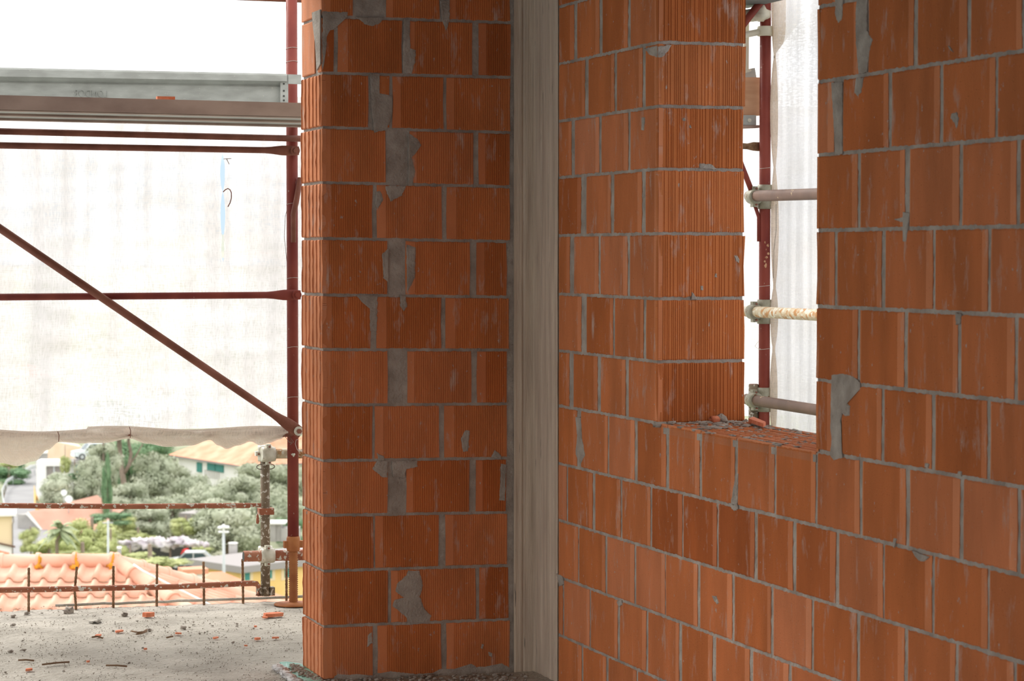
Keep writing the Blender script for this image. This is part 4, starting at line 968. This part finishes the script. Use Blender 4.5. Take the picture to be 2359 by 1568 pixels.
mb = MB(); mb.ball(B(428, 1273, 216), .42, 'redp', 7, .2); o = mb.build('red_bundle'); tag(o, 'small bright red shape between the pergola and the silver car', 'red object')
# raised drive with blue wall
pd = B(212, 1058, 240); fd = Fr(pd, 24); dv = empty('raised_drive', (pd.x, pd.y, zt(240)))
fpart(dv, fd, 'deck', [((-2.6, -1.6, -.35), (2.2, 1.8, 0))], 'gwall'); fpart(dv, fd, 'blue_wall', [((-1.9, -1.4, -1.5), (-.6, -1.1, -.35))], 'blue', 'blue wall under the drive'); fpart(dv, fd, 'support_wall', [((-2.5, -1.2, zt(240)-pd.z-.5), (.9, 1.5, -.35))], 'wwall')
mb = MB()
for i in range(3): fbox(mb, fd, (-2.5+i*.4, -1.5, 0), (-2.46+i*.4, -1.46, .9), 'grey')
fbox(mb, fd, (-2.5, -1.52, .86), (-1.66, -1.45, .93), 'grey'); part(mb, 'railing', dv)
tag(dv, 'raised drive with a blue wall beneath, carrying the white car', 'driveway')
# white outbuilding
pw = B(84, 1108, 255); fw_ = Fr(pw, 0); wb = empty('white_outbuilding', (pw.x, pw.y, zt(255)))
fpart(wb, fw_, 'wall', [((0, 0, zt(255)-pw.z-.3), (1.0, 2.5, 2.1)), ((1.0, 0, 1.55), (2.6, 2.5, 2.1)), ((1.0, 0, zt(255)-pw.z-.3), (2.6, 2.5, .15)), ((2.6, 0, zt(255)-pw.z-.3), (3.6, 2.5, 2.1))], 'wwall')
fpart(wb, fw_, 'window', [((1.0, .25, .15), (1.72, .35, 1.55)), ((1.86, .25, .15), (2.6, .35, 1.55))], 'glass'); fpart(wb, fw_, 'mullion', [((1.72, .15, .15), (1.86, .35, 1.55))], 'grey')
tag(wb, 'small white flat-topped building with a wide grey window below the hem', 'building')
pp2 = B(110, 1062, 290); f_ = Fr(pp2, 15); ph = empty('peach_house', (pp2.x, pp2.y, zt(290)))
mb = MB(); mb.prism([f_(0, 0, -1), f_(3.9, 0, -1), f_(3.9, 0, 1.6), f_(.9, 0, 2.3), f_(0, 0, 1.6)], f_.v*4, 'pwall'); part(mb, 'wall', ph)
mb = MB(); mb.prism([f_(-1.2, 0, -1), f_(0, 0, -1), f_(0, 0, .9), f_(-1.2, 0, .9)], f_.v*3, 'gwall'); fbox(mb, f_, (-1.3, -.1, .9), (0, 3, 1.1), 'wwall'); part(mb, 'side_wing', ph)
fpart(ph, f_, 'plinth', [((-.02, -.05, -1), (2.6, .02, .1))], 'orwall'); tag(ph, 'peach and white house peeping out under the hem beside the raised drive', 'house')
# yellow garden wall
mb = MB(); pts = [(78, 1118), (82, 1138), (92, 1156), (110, 1166), (146, 1168)]
for (a, b), (c, d) in zip(pts, pts[1:]):
    p, q = B(a, b, 238), B(c, d, 238-1.2); mb.prism([p, q, q+Vector((0, 0, -1.6)), p+Vector((0, 0, -1.6))], FH*.3, 'ywall')
tag(mb.build('garden_wall'), 'curved yellow garden wall beside the sloping road', 'wall')
# road and crash barrier
rd = []; L1 = [(70, 1070), (40, 1092), (17, 1118), (8, 1150), (6, 1200), (10, 1300)]; L2 = [(110, 1070), (86, 1108), (84, 1135), (90, 1170), (110, 1220), (120, 1300)]
mb = MB(); a_ = [on(2, -23.6, x, y) for x, y in L1]; b_ = [on(2, -23.6, x, y) for x, y in L2]
for i in range(len(a_)-1): mb.prism([a_[i], b_[i], b_[i+1], a_[i+1]], (0, 0, -.9), 'asph')
struct(mb.build('road'))
gr = empty('crash_barrier', a_[2])
P3 = [(88, 1071), (70, 1076), (44, 1092), (15, 1108), (5, 1128), (7, 1150), (12, 1170)]
P3 = [on(2, -23.6+.8, x, y) for x, y in P3]
mb = MB(); mb.tube(P3, [(.05, .2)]*len(P3), 'grey', 8); part(mb, 'rail', gr)
for i in range(len(P3)-1):
    for t in (0., .5):
        p = P3[i].lerp(P3[i+1], t); mb = MB(); mb.tube([p+Vector((0, 0, -.8)), p], .06, 'grey', 6); part(mb, 'post', gr)
tag(gr, 'grey crash barrier curving along the sloping road', 'barrier')
# pink roofed house with grey gable
pk = B(100, 1228, 225); fk = Fr(pk, -18); kh = empty('pink_roofed_house', (pk.x, pk.y, zt(225)))
mb = MB(); w_ = 3.6; mb.prism([fk(-1.8, 0, 1.7), fk(0, 0, .0), fk(.25, 0, -.1), fk(-1.6, 0, 1.9)], fk.v*.3, 'wwall'); part(mb, 'verge', kh)
mb = MB(); mb.add([fk(-1.7, 0, 1.85), fk(0.1, 0, -.05), fk(4.4, 5.5, 1.9-.05), fk(2.6, 5.5, 1.85+1.2)], [(0, 1, 2, 3)], 'pinkroof'); mb.add([fk(-1.7, .1, 1.7), fk(0.1, .1, -.2), fk(4.6, 5.4, 1.2), fk(2.6, 5.4, 1.6)], [(3, 2, 1, 0)], 'pinkroof'); mb.add([fk(0.1, 0, -.05), fk(4.4, 0, -.05), fk(5.4, 5.5, 1.85), fk(4.4, 5.5, 1.85)], [(0,1,2,3)], 'pinkroof'); part(mb, 'roof', kh)
mb = MB(); mb.prism([fk(-2.8, .3, zt(225)-pk.z-2), fk(0, .3, zt(225)-pk.z-2), fk(0, .3, -.1), fk(-1.7, .3, 1.6), fk(-2.8, .3, 1.6)], fk.v*3, 'gwall'); fbox(mb, fk, (0, .3, zt(225)-pk.z-2), (3.4, 3, -.2), 'gwall'); part(mb, 'gable_wall', kh)
tag(kh, 'house with a pink roof and a grey stone gable behind the palm', 'house')
sd = B(152, 1152, 226)
for (x, y, r, l) in ((147, 1135, .28, 'white satellite dish, upper of the two beside the yellow wall'), (158, 1150, .35, 'white satellite dish, lower and larger of the two beside the yellow wall')):
    p = B(x, y, 226); e = empty('satellite_dish', p); mb = MB(); d = (-FH+rt*.3+Vector((0, 0, .4))).normalized(); mb.tube([p+d*.02, p+d*.06, p+d*.10], [r*.3, r*.8, r], 'whitem', 14); part(mb, 'dish', e); mb = MB(); mb.tube([p, p+Vector((0, 0, -1.3))], .05, 'grey', 6); part(mb, 'mast', e); tag(e, l, 'satellite dish')
# cream house at the frame edge
pc = B(28, 1187, 170); fc_ = Fr(pc, 11.5); ch = empty('cream_house', (pc.x, pc.y, pc.z-6))
fpart(ch, fc_, 'upper_wall', [((-6, 0, -2.2), (0, 6, 0))], 'cwall'); fpart(ch, fc_, 'roof_slab', [((-6.4, -.4, 0), (.28, 6.3, .2))], 'wwall')
mb = MB(); mb.prism([fc_(-6, -.05, -8), fc_(0.05, -.05, -8), fc_(.05, -.05, -2.2), (fc_(-6, -.05, -.6))], fc_.v*.1, 'wwall'); part(mb, 'trim_band', ch)
mb = MB(); mb.prism([fc_(-6, -.1, -8), fc_(-.22, -.1, -8), fc_(-.22, -.1, -2.55), fc_(-6, -.1, -1.)], fc_.v*.1, 'orwall'); part(mb, 'lower_wall', ch)
mb = MB(); mb.prism([fc_(-6, -.25, -.55), fc_(.2, -.25, -2.1), fc_(.2, -.25, -2.2), fc_(-6, -.25, -.65)], fc_.v*.3, 'mauve'); part(mb, 'cornice', ch)
mb = MB(); mb.tube([fc_(.05, -.1, .0), fc_(.1, -.1, -.4), fc_(.02, -.1, -.6), fc_(.02, -.1, -6)], .05, 'glass', 6); part(mb, 'drainpipe', ch)
tag(ch, 'cream and orange-red house with a white roof slab at the left edge', 'house')
# white villa with orange roof
Ov = B(560, 1073, 284); fv = Fr(Ov, 180-61.5); fv.u = (B(390, 1047, 300)-Ov); fv.u.z = 0; Lv = fv.u.length; fv.u.normalize(); fv.v = Vector((0, 0, 1)).cross(fv.u); fv.v = -fv.v if fv.v.dot(rt) < 0 else fv.v
vh = empty('white_villa', (Ov.x, Ov.y, zt(284)))
zg = zt(284)-Ov.z-1
fpart(vh, fv, 'wall', [((.8, .8, zg), (Lv-.8, 11, -.1))], 'wwall'); fpart(vh, fv, 'fascia', [((0, 0, -.25), (Lv, 12, 0))], 'groof')
mb = MB(); hh = 2.9; mb.add([fv(-.1, -.1, 0), fv(Lv+.1, -.1, 0), fv(Lv+.1, 12.1, 0), fv(-.1, 12.1, 0), fv(5, 6, hh), fv(Lv-5, 6, hh)], [(0, 1, 5, 4), (1, 2, 5), (2, 3, 4, 5), (3, 0, 4)], 'ltile'); part(mb, 'roof', vh)
def vx(x, y):
    r = ray(x, y); o_ = fv(0, .8, 0); t_ = (o_-CAM).dot(fv.v)/r.dot(fv.v); p = CAM+r*t_; return (p-fv.O).dot(fv.u), p.z-fv.O.z
for nm, x0, x1, y0, y1, m_ in (('shutter', 455, 466, 1066, 1087, 'shut'), ('shutter', 479, 497, 1064, 1084, 'shut'), ('shutter', 499, 516, 1066, 1087, 'shut'), ('shutter', 401, 406, 1055, 1065, 'glass')):
    a0, c1_ = vx(x1, y0); a1, _ = vx(x0, y0); _, c0_ = vx((x0+x1)/2, y1); fpart(vh, fv, nm, [((a0, .66, c0_), (a1, .82, min(-.3, c1_)))], m_)
mb = MB(); a0, c_t = vx(517, 1087); a1, _ = vx(484, 1085)
for i in range(9): a = a0+(a1-a0)*i/8; fbox(mb, fv, (a, .1, c_t-.9), (a+.06, .16, c_t), 'glass')
fbox(mb, fv, (a0, .08, c_t-.04), (a1, .16, c_t+.04), 'glass'); part(mb, 'balcony_railing', vh)
tag(vh, 'white villa with a broad orange hip roof and green shutters under the hem', 'house')
Ow = B(600, 1074, 292); fw2 = Fr(Ow, 8); wh = empty('roof_wing', (Ow.x, Ow.y, zt(292)))
mb = MB(); mb.add([fw2(-3.2, 0, 0), fw2(14, 0, .1), fw2(14, 7, 2.8), fw2(-1.5, 7, 3.)], [(0, 1, 2, 3)], 'ltile'); mb.add([fw2(-3.2, 0.1, -.2), fw2(14, .1, -.1), fw2(14, 7, 2.6), fw2(-1.5, 7, 2.8)], [(3, 2, 1, 0)], 'ltile'); part(mb, 'roof', wh)
fpart(wh, fw2, 'wall', [((-2., .6, -4), (12, 6, -.15))], 'wwall'); fpart(wh, fw2, 'window', [((2.9, .5, -1.0), (5., .62, -.3))], 'dark'); fpart(wh, fw2, 'fascia', [((-3.2, -.1, -.35), (14, .2, -.02))], 'groof'); tag(wh, 'orange roofed wing right of the white villa behind the guard post', 'house')
# dark gabled shed, small grey building, terrace walls, low chimney
ps = B(412, 1196, 232); fs_ = Fr(ps, -20); sh = empty('dark_shed', ps); mb = MB(); fbox(mb, fs_, (0, 0, -1.5), (2.2, 3, .6), 'glass'); part(mb, 'wall', sh); mb = MB(); mb.prism([fs_(-.2, -.3, -.25), fs_(2.2, -.3, -.65), fs_(2.2, -.3, -.78), fs_(-.2, -.3, -.38)], fs_.v*.3, 'whitem'); part(mb, 'gutter', sh); tag(sh, 'dark shed with a pale gutter among the olive trees', 'shed')
pg = B(622, 1222, 225); fg = Fr(pg, 0); sg = empty('grey_hut', pg); fpart(sg, fg, 'wall', [((0, 0, -1), (.5, 2, .6)), ((.5, .2, -1), (1, 2, .6)), ((1., 0, -1), (2.6, 2, .2))], 'gwall'); fpart(sg, fg, 'roof', [((-.2, -.2, .6), (1.4, 2.2, .75))], 'wwall'); tag(sg, 'small grey hut between the guard post and the red upright', 'building')
mb = MB(); p = B(275, 1282, 160); mb.tube([p+Vector((0, 0, -1.)), p+Vector((0, 0, .62))], .12, 'gwall', 8); mb.tube([p+Vector((0, 0, .5)), p+Vector((0, 0, .66))], .16, 'wwall', 8); tag(mb.build('chimney'), 'thin grey flue rising left of the pergola', 'chimney')
# pergola with blossom
pq = B(378, 1262, 218); fp = Fr(pq, 0); pe = empty('blossom_pergola', (pq.x, pq.y, zt(218)))
mb = MB()
for x, y, r in [(286,1250,9),(300,1256,8),(320,1249,12),(342,1252,13),(360,1246,12),(376,1254,12),(395,1250,13),(412,1246,12),(428,1250,11),(444,1250,9),(460,1252,7),(474,1254,6),(310,1262,8),(385,1262,9)]:
    mb.ball(B(x, y, 217+Rr(-1, 1)), r*217/5700*1.1, 'wist', 7, .7, (1.2, 1, .75))
o = part(mb, 'blossom', pe); o['kind'] = 'stuff'
for x in (300, 345, 392, 425): mb = MB(); p = B(x, 1255, 217); mb.tube([p, (p.x, p.y, zt(217)-.5)], .09, 'bark', 6); part(mb, 'post', pe)
mb = MB(); fbox(mb, fp, (-4., 1.6, -2.2), (2.2, 2., -.1), 'dark'); part(mb, 'shade_panel', pe, 'dark panel painted as the shade under the pergola')  # dark panel added to paint the shade beneath the blossom
tag(pe, 'pergola smothered in pale lilac blossom left of the silver car', 'pergola')

# ---- trees
def foliage(name, rx, ry, rz, n, size, mats, blobs=16, seed=1, flat=.0):
    rnd = random.Random(seed); mb = MB(); bl = []
    for i in range(blobs):
        a = rnd.uniform(0, 6.28); h = rnd.uniform(-.75, .9); k = math.sqrt(max(0, 1-h*h))*rnd.uniform(.35, .85)
        bl.append((Vector((math.cos(a)*k*rx, math.sin(a)*k*ry, h*rz)), rnd.uniform(.28, .5)))
    for i in range(n):
        c, s = rnd.choice(bl); d = Vector((rnd.gauss(0, 1), rnd.gauss(0, 1), rnd.gauss(0, 1))).normalized()
        p = c+Vector((d.x*rx*s, d.y*ry*s, d.z*rz*s))*rnd.uniform(.75, 1.05)
        t = Vector((rnd.gauss(0, 1), rnd.gauss(0, 1), rnd.gauss(0, 1))).normalized(); b = d.cross(t).normalized(); L = size*rnd.uniform(.6, 1.4)
        u = (t-d*t.dot(d)*.5).normalized()
        mb.add([p-u*L, p+b*L*.45, p+u*L, p-b*L*.45], [(0, 1, 2, 3)], mats[0])
    for c, s in bl: mb.ball(c, 1, mats[1], 6, .35, (rx*s*.58, ry*s*.58, rz*s*.58))
    me_o = mb.build(name); me = me_o.data; bpy.data.objects.remove(me_o); return me
FO = {'olive': [foliage('crown', 1, 1, .85, 7000, .055, ('olive', 'olive'), 24, s) for s in (1, 2, 3)],
      'lime': [foliage('crown', 1, 1, .85, 4400, .052, ('lime', 'lime'), 16, s) for s in (4, 5)],
      'dark': [foliage('crown', 1, 1, .85, 4400, .052, ('dgreen', 'dgreen'), 16, s) for s in (6, 7)],
      'cyp': [foliage('crown', 1, 1, 1, 4000, .06, ('dgreen', 'dgreen'), 26, 9)]}
mbk = MB(); mbk.tube([(0, 0, -1), (.04, .02, -.4), (0, 0, .2)], [.11, .085, .05], 'bark', 8); tk = mbk.build('trunk'); TK = tk.data; bpy.data.objects.remove(tk)
def tree(kind, x, y, rx, ry, D, label, cat='tree', name=None, v=0):
    s = D/5700; c = B(x, y, D); R_ = rx*s*1.14; Rz = ry*s/.85*1.1
    hz = c.z-Rz*.85; zg = min(zt(D), hz); e = empty(name or {'olive': 'olive_tree', 'lime': 'leafy_tree', 'dark': 'evergreen_tree', 'cyp': 'cypress'}[kind], (c.x, c.y, zg))
    f = bpy.data.objects.new('crown', FO[kind][v % len(FO[kind])]); C.objects.link(f); f.parent = e; f.location = (0, 0, c.z-zg); f.scale = (R_, R_, Rz); f.rotation_euler = (0, 0, x*.7)
    t = bpy.data.objects.new('trunk', TK); C.objects.link(t); t.parent = e; h = (c.z-zg)+.2; t.location = (0, 0, h); t.scale = (R_, R_, h)
    tag(e, label, cat, 'trees and shrubs in the valley'); return e
for a in [
 ('olive', 142, 1136, 50, 36, 230, 'grey-green olive tree over the yellow garden wall'),
 ('olive', 208, 1122, 44, 52, 232, 'olive tree just left of the cypress'),
 ('cyp', 247, 1132, 12, 60, 228, 'narrow dark cypress left of the forked pine'),
 ('olive', 352, 1115, 62, 58, 262, 'broad pale olive tree left of the white villa'),
 ('olive', 300, 1160, 50, 40, 252, 'olive tree right of the cypress foot'),
 ('olive', 440, 1148, 52, 40, 256, 'olive tree in front of the villa wall'),
 ('olive', 553, 1148, 50, 42, 258, 'olive tree left of the guard post, below the balcony'),
 ('olive', 648, 1132, 55, 52, 262, 'olive tree between guard post and red upright, the upper one'),
 ('olive', 345, 1212, 60, 34, 236, 'olive tree above the blossom pergola'),
 ('olive', 520, 1218, 78, 54, 226, 'large round olive tree behind the lamp mast'),
 ('olive', 622, 1180, 50, 40, 246, 'olive tree tucked behind the guard post'),
 ('dark', 668, 1225, 34, 34, 240, 'dark bush below the upper olive at the red upright'),
 ('dark', 296, 1052, 46, 32, 300, 'dark treetop of the pine beneath the hem'),
 ('dark', 365, 1050, 42, 36, 310, 'dark evergreen against the villa gable'),
 ('dark', 22, 1085, 50, 22, 290, 'dark green hedge tree above the crash barrier'),
 ('lime', 10, 1072, 34, 14, 282, 'bright green bush at the left edge under the hem'),
 ('lime', 212, 1238, 52, 42, 196, 'large yellow-green tree right of the palm'),
 ('lime', 285, 1205, 26, 22, 228, 'yellowish shrub beneath the cypress'),
 ('lime', 70, 1248, 24, 24, 205, 'small green shrub by the grey stone gable'),
 ('lime', 112, 1272, 46, 26, 190, 'low shrubs left of the near ridge'),
 ('lime', 428, 1212, 34, 20, 226, 'bright green bush beside the dark shed'),
 ('olive', 330, 1190, 30, 24, 246, 'small olive crown above the pergola, left'),
 ('lime', 345, 1290, 80, 13, 196, 'low bright hedge behind the near roof'),
 ('lime', 190, 1288, 70, 14, 186, 'low green growth behind the ridge tiles'),
 ('lime', 455, 1268, 30, 10, 222, 'green shrub between pergola and lamp mast'),
 ('olive', 585, 1232, 34, 28, 232, 'olive crown right of the lamp mast'),
 ('olive', 660, 1170, 40, 36, 258, 'olive tree behind the red upright, the lower one'),
 ('dark', 172, 1098, 24, 9, 236, 'dark bush beside the blue wall'),
 ('olive', 268, 1090, 42, 40, 268, 'olive tree behind the bare pine stem'),

 ('olive', 238, 1062, 36, 34, 236, 'feathery olive crown right of the white car'),
 ('lime', 150, 1070, 12, 20, 236, 'thin yellowish bush beside the wide grey window'),
 ('olive', 395, 1185, 56, 34, 243, 'olive tree behind the dark shed'),
 ('olive', 470, 1165, 50, 36, 247, 'olive tree in the middle of the grove below the balcony railing'),
 ('dark', 300, 1100, 26, 46, 264, 'dark ivy mass at the right of the bare pine stem'),
 ('olive', 400, 1112, 44, 30, 266, 'olive top touching the villa shutters, left'),
 ('olive', 590, 1110, 46, 34, 272, 'olive top under the roof wing by the guard post'),
 ('dark', 255, 1195, 44, 14, 222, 'dark hedge under the edge rail'),
 ('lime', 150, 1256, 34, 24, 193, 'green shrub below the palm crown'),
 ('lime', 318, 1236, 40, 12, 224, 'bright green growth above the pale blossom'),
 ('lime', 255, 1262, 36, 24, 190, 'yellow-green shrub behind the utility pole foot'),
 ('dark', 20, 1096, 44, 18, 270, 'dark bank of trees above the road bend'),
]: tree(*a, v=int(a[1]) % 3)
pn = empty('pine_tree', (B(288, 1135, 258).x, B(288, 1135, 258).y, zt(258)))
mb = MB(); mb.tube([B(290, 1150, 258), B(284, 1105, 258), B(277, 1060, 258), B(274, 1010, 258), B(270, 960, 258)], [.34, .3, .27, .24, .2], 'bark', 8); part(mb, 'trunk', pn)
mb = MB(); mb.tube([B(286, 1090, 258), B(298, 1070, 258), B(302, 1045, 258), B(296, 1015, 258), B(300, 980, 258)], [.2, .2, .18, .16, .1], 'bark', 8); part(mb, 'branch', pn)
mb = MB(); mb.tube([B(298, 1070, 258), B(312, 1052, 258), B(330, 1020, 258)], [.12, .1, .06], 'bark', 6); part(mb, 'branch', pn)
f = bpy.data.objects.new('crown', FO['dark'][0]); C.objects.link(f); f.parent = pn; p = B(285, 965, 258); f.location = p-Vector(pn.location); f.scale = (4.5, 4.5, 2.2); tag(pn, 'tall pine with a bare forked trunk right of the cypress', 'tree')
pm = empty('palm_tree', (B(134, 1252, 185).x, B(134, 1252, 185).y, zt(185)-.5)); pc_ = B(138, 1218, 185)
mb = MB(); mb.tube([(pm.location.x, pm.location.y, zt(185)-.5), tuple(B(131, 1245, 185)), tuple(B(140, 1232, 185)), tuple(pc_)], [.14, .13, .13, .1], 'bark', 8); part(mb, 'trunk', pm)
rnd = random.Random(4)
for i in range(34):
    a = rnd.uniform(0, 6.28); el = rnd.uniform(-.5, 1.3); L = rnd.uniform(1.2, 1.8); d = Vector((math.cos(a)*math.cos(el), math.sin(a)*math.cos(el), math.sin(el))); s = Vector((-math.sin(a), math.cos(a), 0)); mb = MB()
    P = [pc_+d*L*t-Vector((0, 0, .55*t*t*L)) for t in (0, .3, .6, .85, 1.05)]; wd = [.03, .20, .26, .17, .02]
    vs = []
    for p, w in zip(P, wd): vs += [p-s*w-Vector((0, 0, w*.5)), p, p+s*w-Vector((0, 0, w*.5))]
    fs = [(k*3+j, k*3+j+1, k*3+j+4, k*3+j+3) for k in range(4) for j in (0, 1)]
    mb.add(vs, fs, 'palm'); part(mb, 'frond', pm)
tag(pm, 'shaggy palm in front of the pink roof', 'palm tree')
# houses far up the slope, seen faintly through the netting
for x, y, D, w_, h_, ang, wm_, rm_, l in [(60, 905, 470, 9, 5, 20, 'pwall', 'ltile', 'peach house faint behind the netting, left'), (215, 880, 520, 12, 5, -15, 'wwall', 'ltile', 'wide white house faint behind the netting'), (400, 930, 450, 9, 5, 10, 'cwall', 'pinkroof', 'cream house faint behind the netting, right of centre'), (330, 800, 640, 12, 6, 25, 'pwall', 'ltile', 'highest house faint behind the netting'), (560, 860, 540, 10, 6, -25, 'wwall', 'pinkroof', 'pale house faint behind the netting near the brace foot'), (1830, 640, 600, 14, 8, 0, 'pwall', 'ltile', 'house faint behind the window netting')]:
    p = B(x, y, D); f = Fr(p, ang); e = empty('hillside_house', (p.x, p.y, p.z-6)); fpart(e, f, 'wall', [((-w_/2, 0, -6), (w_/2, 8, h_*.6))], wm_)
    mb = MB(); t = h_*.6; mb.add([f(-w_/2-.5, -.5, t), f(w_/2+.5, -.5, t), f(w_/2+.5, 8.5, t), f(-w_/2-.5, 8.5, t), f(-w_/4, 4, t+2.2), f(w_/4, 4, t+2.2)], [(0,1,5,4),(1,2,5),(2,3,4,5),(3,0,4)], rm_); part(mb, 'roof', e)
    for i in range(3): fpart(e, f, 'window', [((-w_/2+1+i*w_/3.2, -.05, .2), (-w_/2+2.1+i*w_/3.2, .05, 1.8))], 'shut')
    tag(e, l, 'house')

# ------------------------------------------------------------------ debris on the floor
def lump(x, y, r, m, name, label, cat, group=None, sq=(1, 1, .6)):
    r *= .85; p = on(2, 0, x, y); mb = MB(); mb.ball((0, 0, 0), r, m, 5, .6, sq); o = mb.build(name); o.location = (p.x, p.y, r*.25); o.rotation_euler = (0, 0, Rr(0, 6)); tag(o, label, cat, group); return o
def shard(x, y, w, d, h, label, ang=0.):
    p = on(2, 0, x, y); mb = MB(); pts = [(-w/2, -d/2), (-w*.1, -d*.62), (w/2, -d*.35), (w*.42, d*.4), (w*.05, d/2), (-w*.45, d*.3)]
    mb.prism([(a+Rr(-1, 1)*w*.06, b, 0) for a, b in pts], (w*.04, d*.05, h), 'chip'); o = mb.build('brick_shard'); o.location = (p.x, p.y, .002); o.rotation_euler = (Rr(-.05, .05), Rr(-.1, .1), ang); tag(o, label, 'brick fragment'); return o
shard(341, 1421, .045, .035, .018, 'orange brick fragment lying beside two dark pebbles near the slab edge', .4)
shard(628, 1420, .075, .04, .014, 'largest orange brick fragment on the floor, below the base plate', .1)
shard(610, 1424, .02, .02, .006, 'tiny brick chip left of the largest fragment', .5)
shard(274, 1456, .03, .02, .006, 'small red chip beside the wood splinters', .2)
shard(226, 1466, .028, .02, .006, 'small red chip in the middle of the dusty floor', .9)
shard(410, 1461, .024, .02, .006, 'flat red chip below the grey crumbs', .1)
shard(496, 1471, .024, .016, .005, 'tiny orange chip right of the grey crumbs', .4)
shard(592, 1474, .022, .02, .008, 'red chip left of the flat pink chip', .3)
shard(634, 1471, .030, .018, .006, 'flat pink brick chip near the pier', .0)
shard(566, 1489, .012, .012, .005, 'orange speck of brick near the pier', .0)
shard(335, 1497, .012, .012, .006, 'lone orange speck of brick on bare floor', .0)
shard(66, 1545, .026, .018, .007, 'red chip in the lower left corner of the floor', .0)
shard(203, 1526, .012, .012, .006, 'tiny orange chip right of the long splinter', .0)
shard(588, 1445, .012, .012, .006, 'tiny red speck of brick in the gravel', .0)
lump(159, 1411, .021, 'mortar', 'mortar_lump', 'dark grey mortar lump at the slab edge below a starter bar', 'mortar lump', None, (1, 1, .9))
lump(287, 1417, .016, 'mortar', 'mortar_lump', 'grey pebble just left of the orange fragment', 'pebble')
lump(222, 1433, .024, 'slab', 'mortar_lump', 'flattened grey lump below the orange fragment', 'mortar lump', None, (1.2, 1, .45))
lump(62, 1414, .013, 'mortar', 'mortar_lump', 'grey pebble at the edge below the leftmost starter bar', 'pebble')
lump(30, 1420, .012, 'mortar', 'mortar_lump', 'grey pebble, the upper of two at the far left', 'pebble')
lump(30, 1441, .012, 'mortar', 'mortar_lump', 'grey pebble, the lower of two at the far left', 'pebble')
lump(344, 1452, .011, 'mortar', 'mortar_lump', 'grey pebble at the end of the curved splinters', 'pebble')
lump(423, 1447, .015, 'mortar', 'mortar_lump', 'grey crumb topping the gravel patch', 'pebble')
lump(53, 1498, .011, 'mortar', 'mortar_lump', 'dark pebble right of centre of a pair, lower left', 'pebble')
lump(24, 1501, .012, 'mortar', 'mortar_lump', 'dark pebble nearest the left frame edge, lower left', 'pebble')
rnd = random.Random(11)
for i in range(60):
    x = rnd.uniform(0, 690); y = 1398+170*rnd.random()**1.3
    if rnd.random() < .5: x = rnd.gauss(470, 110); y = rnd.gauss(1452, 18)
    if x > 688 or x < 0 or y < 1400: continue
    lump(x, y, rnd.uniform(.003, .0065), 'mortar' if rnd.random() < .5 else 'slab', 'pebble', 'small grey pebble of spilled mortar on the balcony floor', 'pebble', 'small pebbles on the balcony floor')
mb = MB()
for i in range(2600):
    x = rnd.uniform(-40, 700); y = 1396+172*rnd.random()
    if noise.noise(Vector((x*.012, y*.03, 0))) < -.15 and rnd.random() < .8: continue
    p = on(2, 0, x, y); mb.ball((p.x, p.y, .0), rnd.uniform(.0012, .0032), 'mortar' if rnd.random() < .4 else 'slab', 2, .4, (1, 1, .8))
o = mb.build('grit'); tag(o, 'fine grit scattered over the balcony floor', 'grit', kind='stuff')
for pts, l in [([(42, 1520), (60, 1519), (78, 1521)], 'short dark splinter at the lower left of the floor'), ([(97, 1530), (130, 1526), (160, 1524)], 'long brown splinter lying on the floor'), ([(303, 1453), (318, 1456), (330, 1455), (338, 1450)], 'curved splinter among the pebbles, upper'), ([(314, 1460), (326, 1458), (338, 1454)], 'short splinter among the pebbles, lower'), ([(212, 1467), (225, 1465), (236, 1469)], 'brown splinter crossing a red chip'), ([(384, 1468), (392, 1466), (398, 1465)], 'tiny splinter below the gravel patch'), ([(244, 1532), (270, 1532), (292, 1534)], 'thin dark twig low in the middle of the floor')]:
    mb = MB(); mb.tube([on(2, .006, x, y) for x, y in pts], [.0035]*len(pts), 'stick', 5); tag(mb.build('splinter'), l, 'wood splinter')
# plastic sheet and fleece under the pier foot
def gp_(x, y, z): return on(2, z, x, y)
mb = MB(); sh_ = [(644, 1526), (660, 1525), (690, 1529), (700, 1532), (720, 1548), (740, 1568), (740, 1590), (700, 1590), (684, 1568), (668, 1552), (656, 1540)]
mb.prism([gp_(x, y, .004+.004*math.sin(x*.3)) for x, y in sh_], (0, 0, .003), 'sheet'); tag(mb.build('plastic_sheet'), 'torn green plastic sheet sticking out from under the pier', 'plastic sheet')
mb = MB()
for i in range(46):
    t = i/45; x = 637+t*52+Rr(-2, 2); y = 1534+t*42+Rr(-2, 3); p = gp_(x, y, .008); mb.ball(p, Rr(.009, .016), 'fleece', 4, .6, (1.3, 1, .7))
o = mb.build('fleece_strip'); tag(o, 'ragged strip of pale fleece edging the green sheet', 'insulation', kind='stuff')
mb = MB()
for i in range(260):
    t = random.random(); x = 672+t*75+Rr(-8, 10); y = 1533+t*36+Rr(-4, 10); 
    if x > 742 and y < 1566: continue
    p = gp_(x, y, .006); mb.ball(p, Rr(.003, .008), 'mortar', 4, .6, (1.2, 1, .8))
for i in range(320):
    x = Rr(745, 1215); y = 1568-(x-745)*.03+Rr(-6, 22); 
    p = gp_(x, y, .004)
    if p.y > -.01: p.y = -.01
    mb.ball(p, Rr(.002, .008), 'mortar', 3, .6, (1.3, 1, .7))
o = mb.build('mortar_droppings'); tag(o, 'mortar droppings heaped along the foot of the brick pier', 'mortar crumbs', kind='stuff')
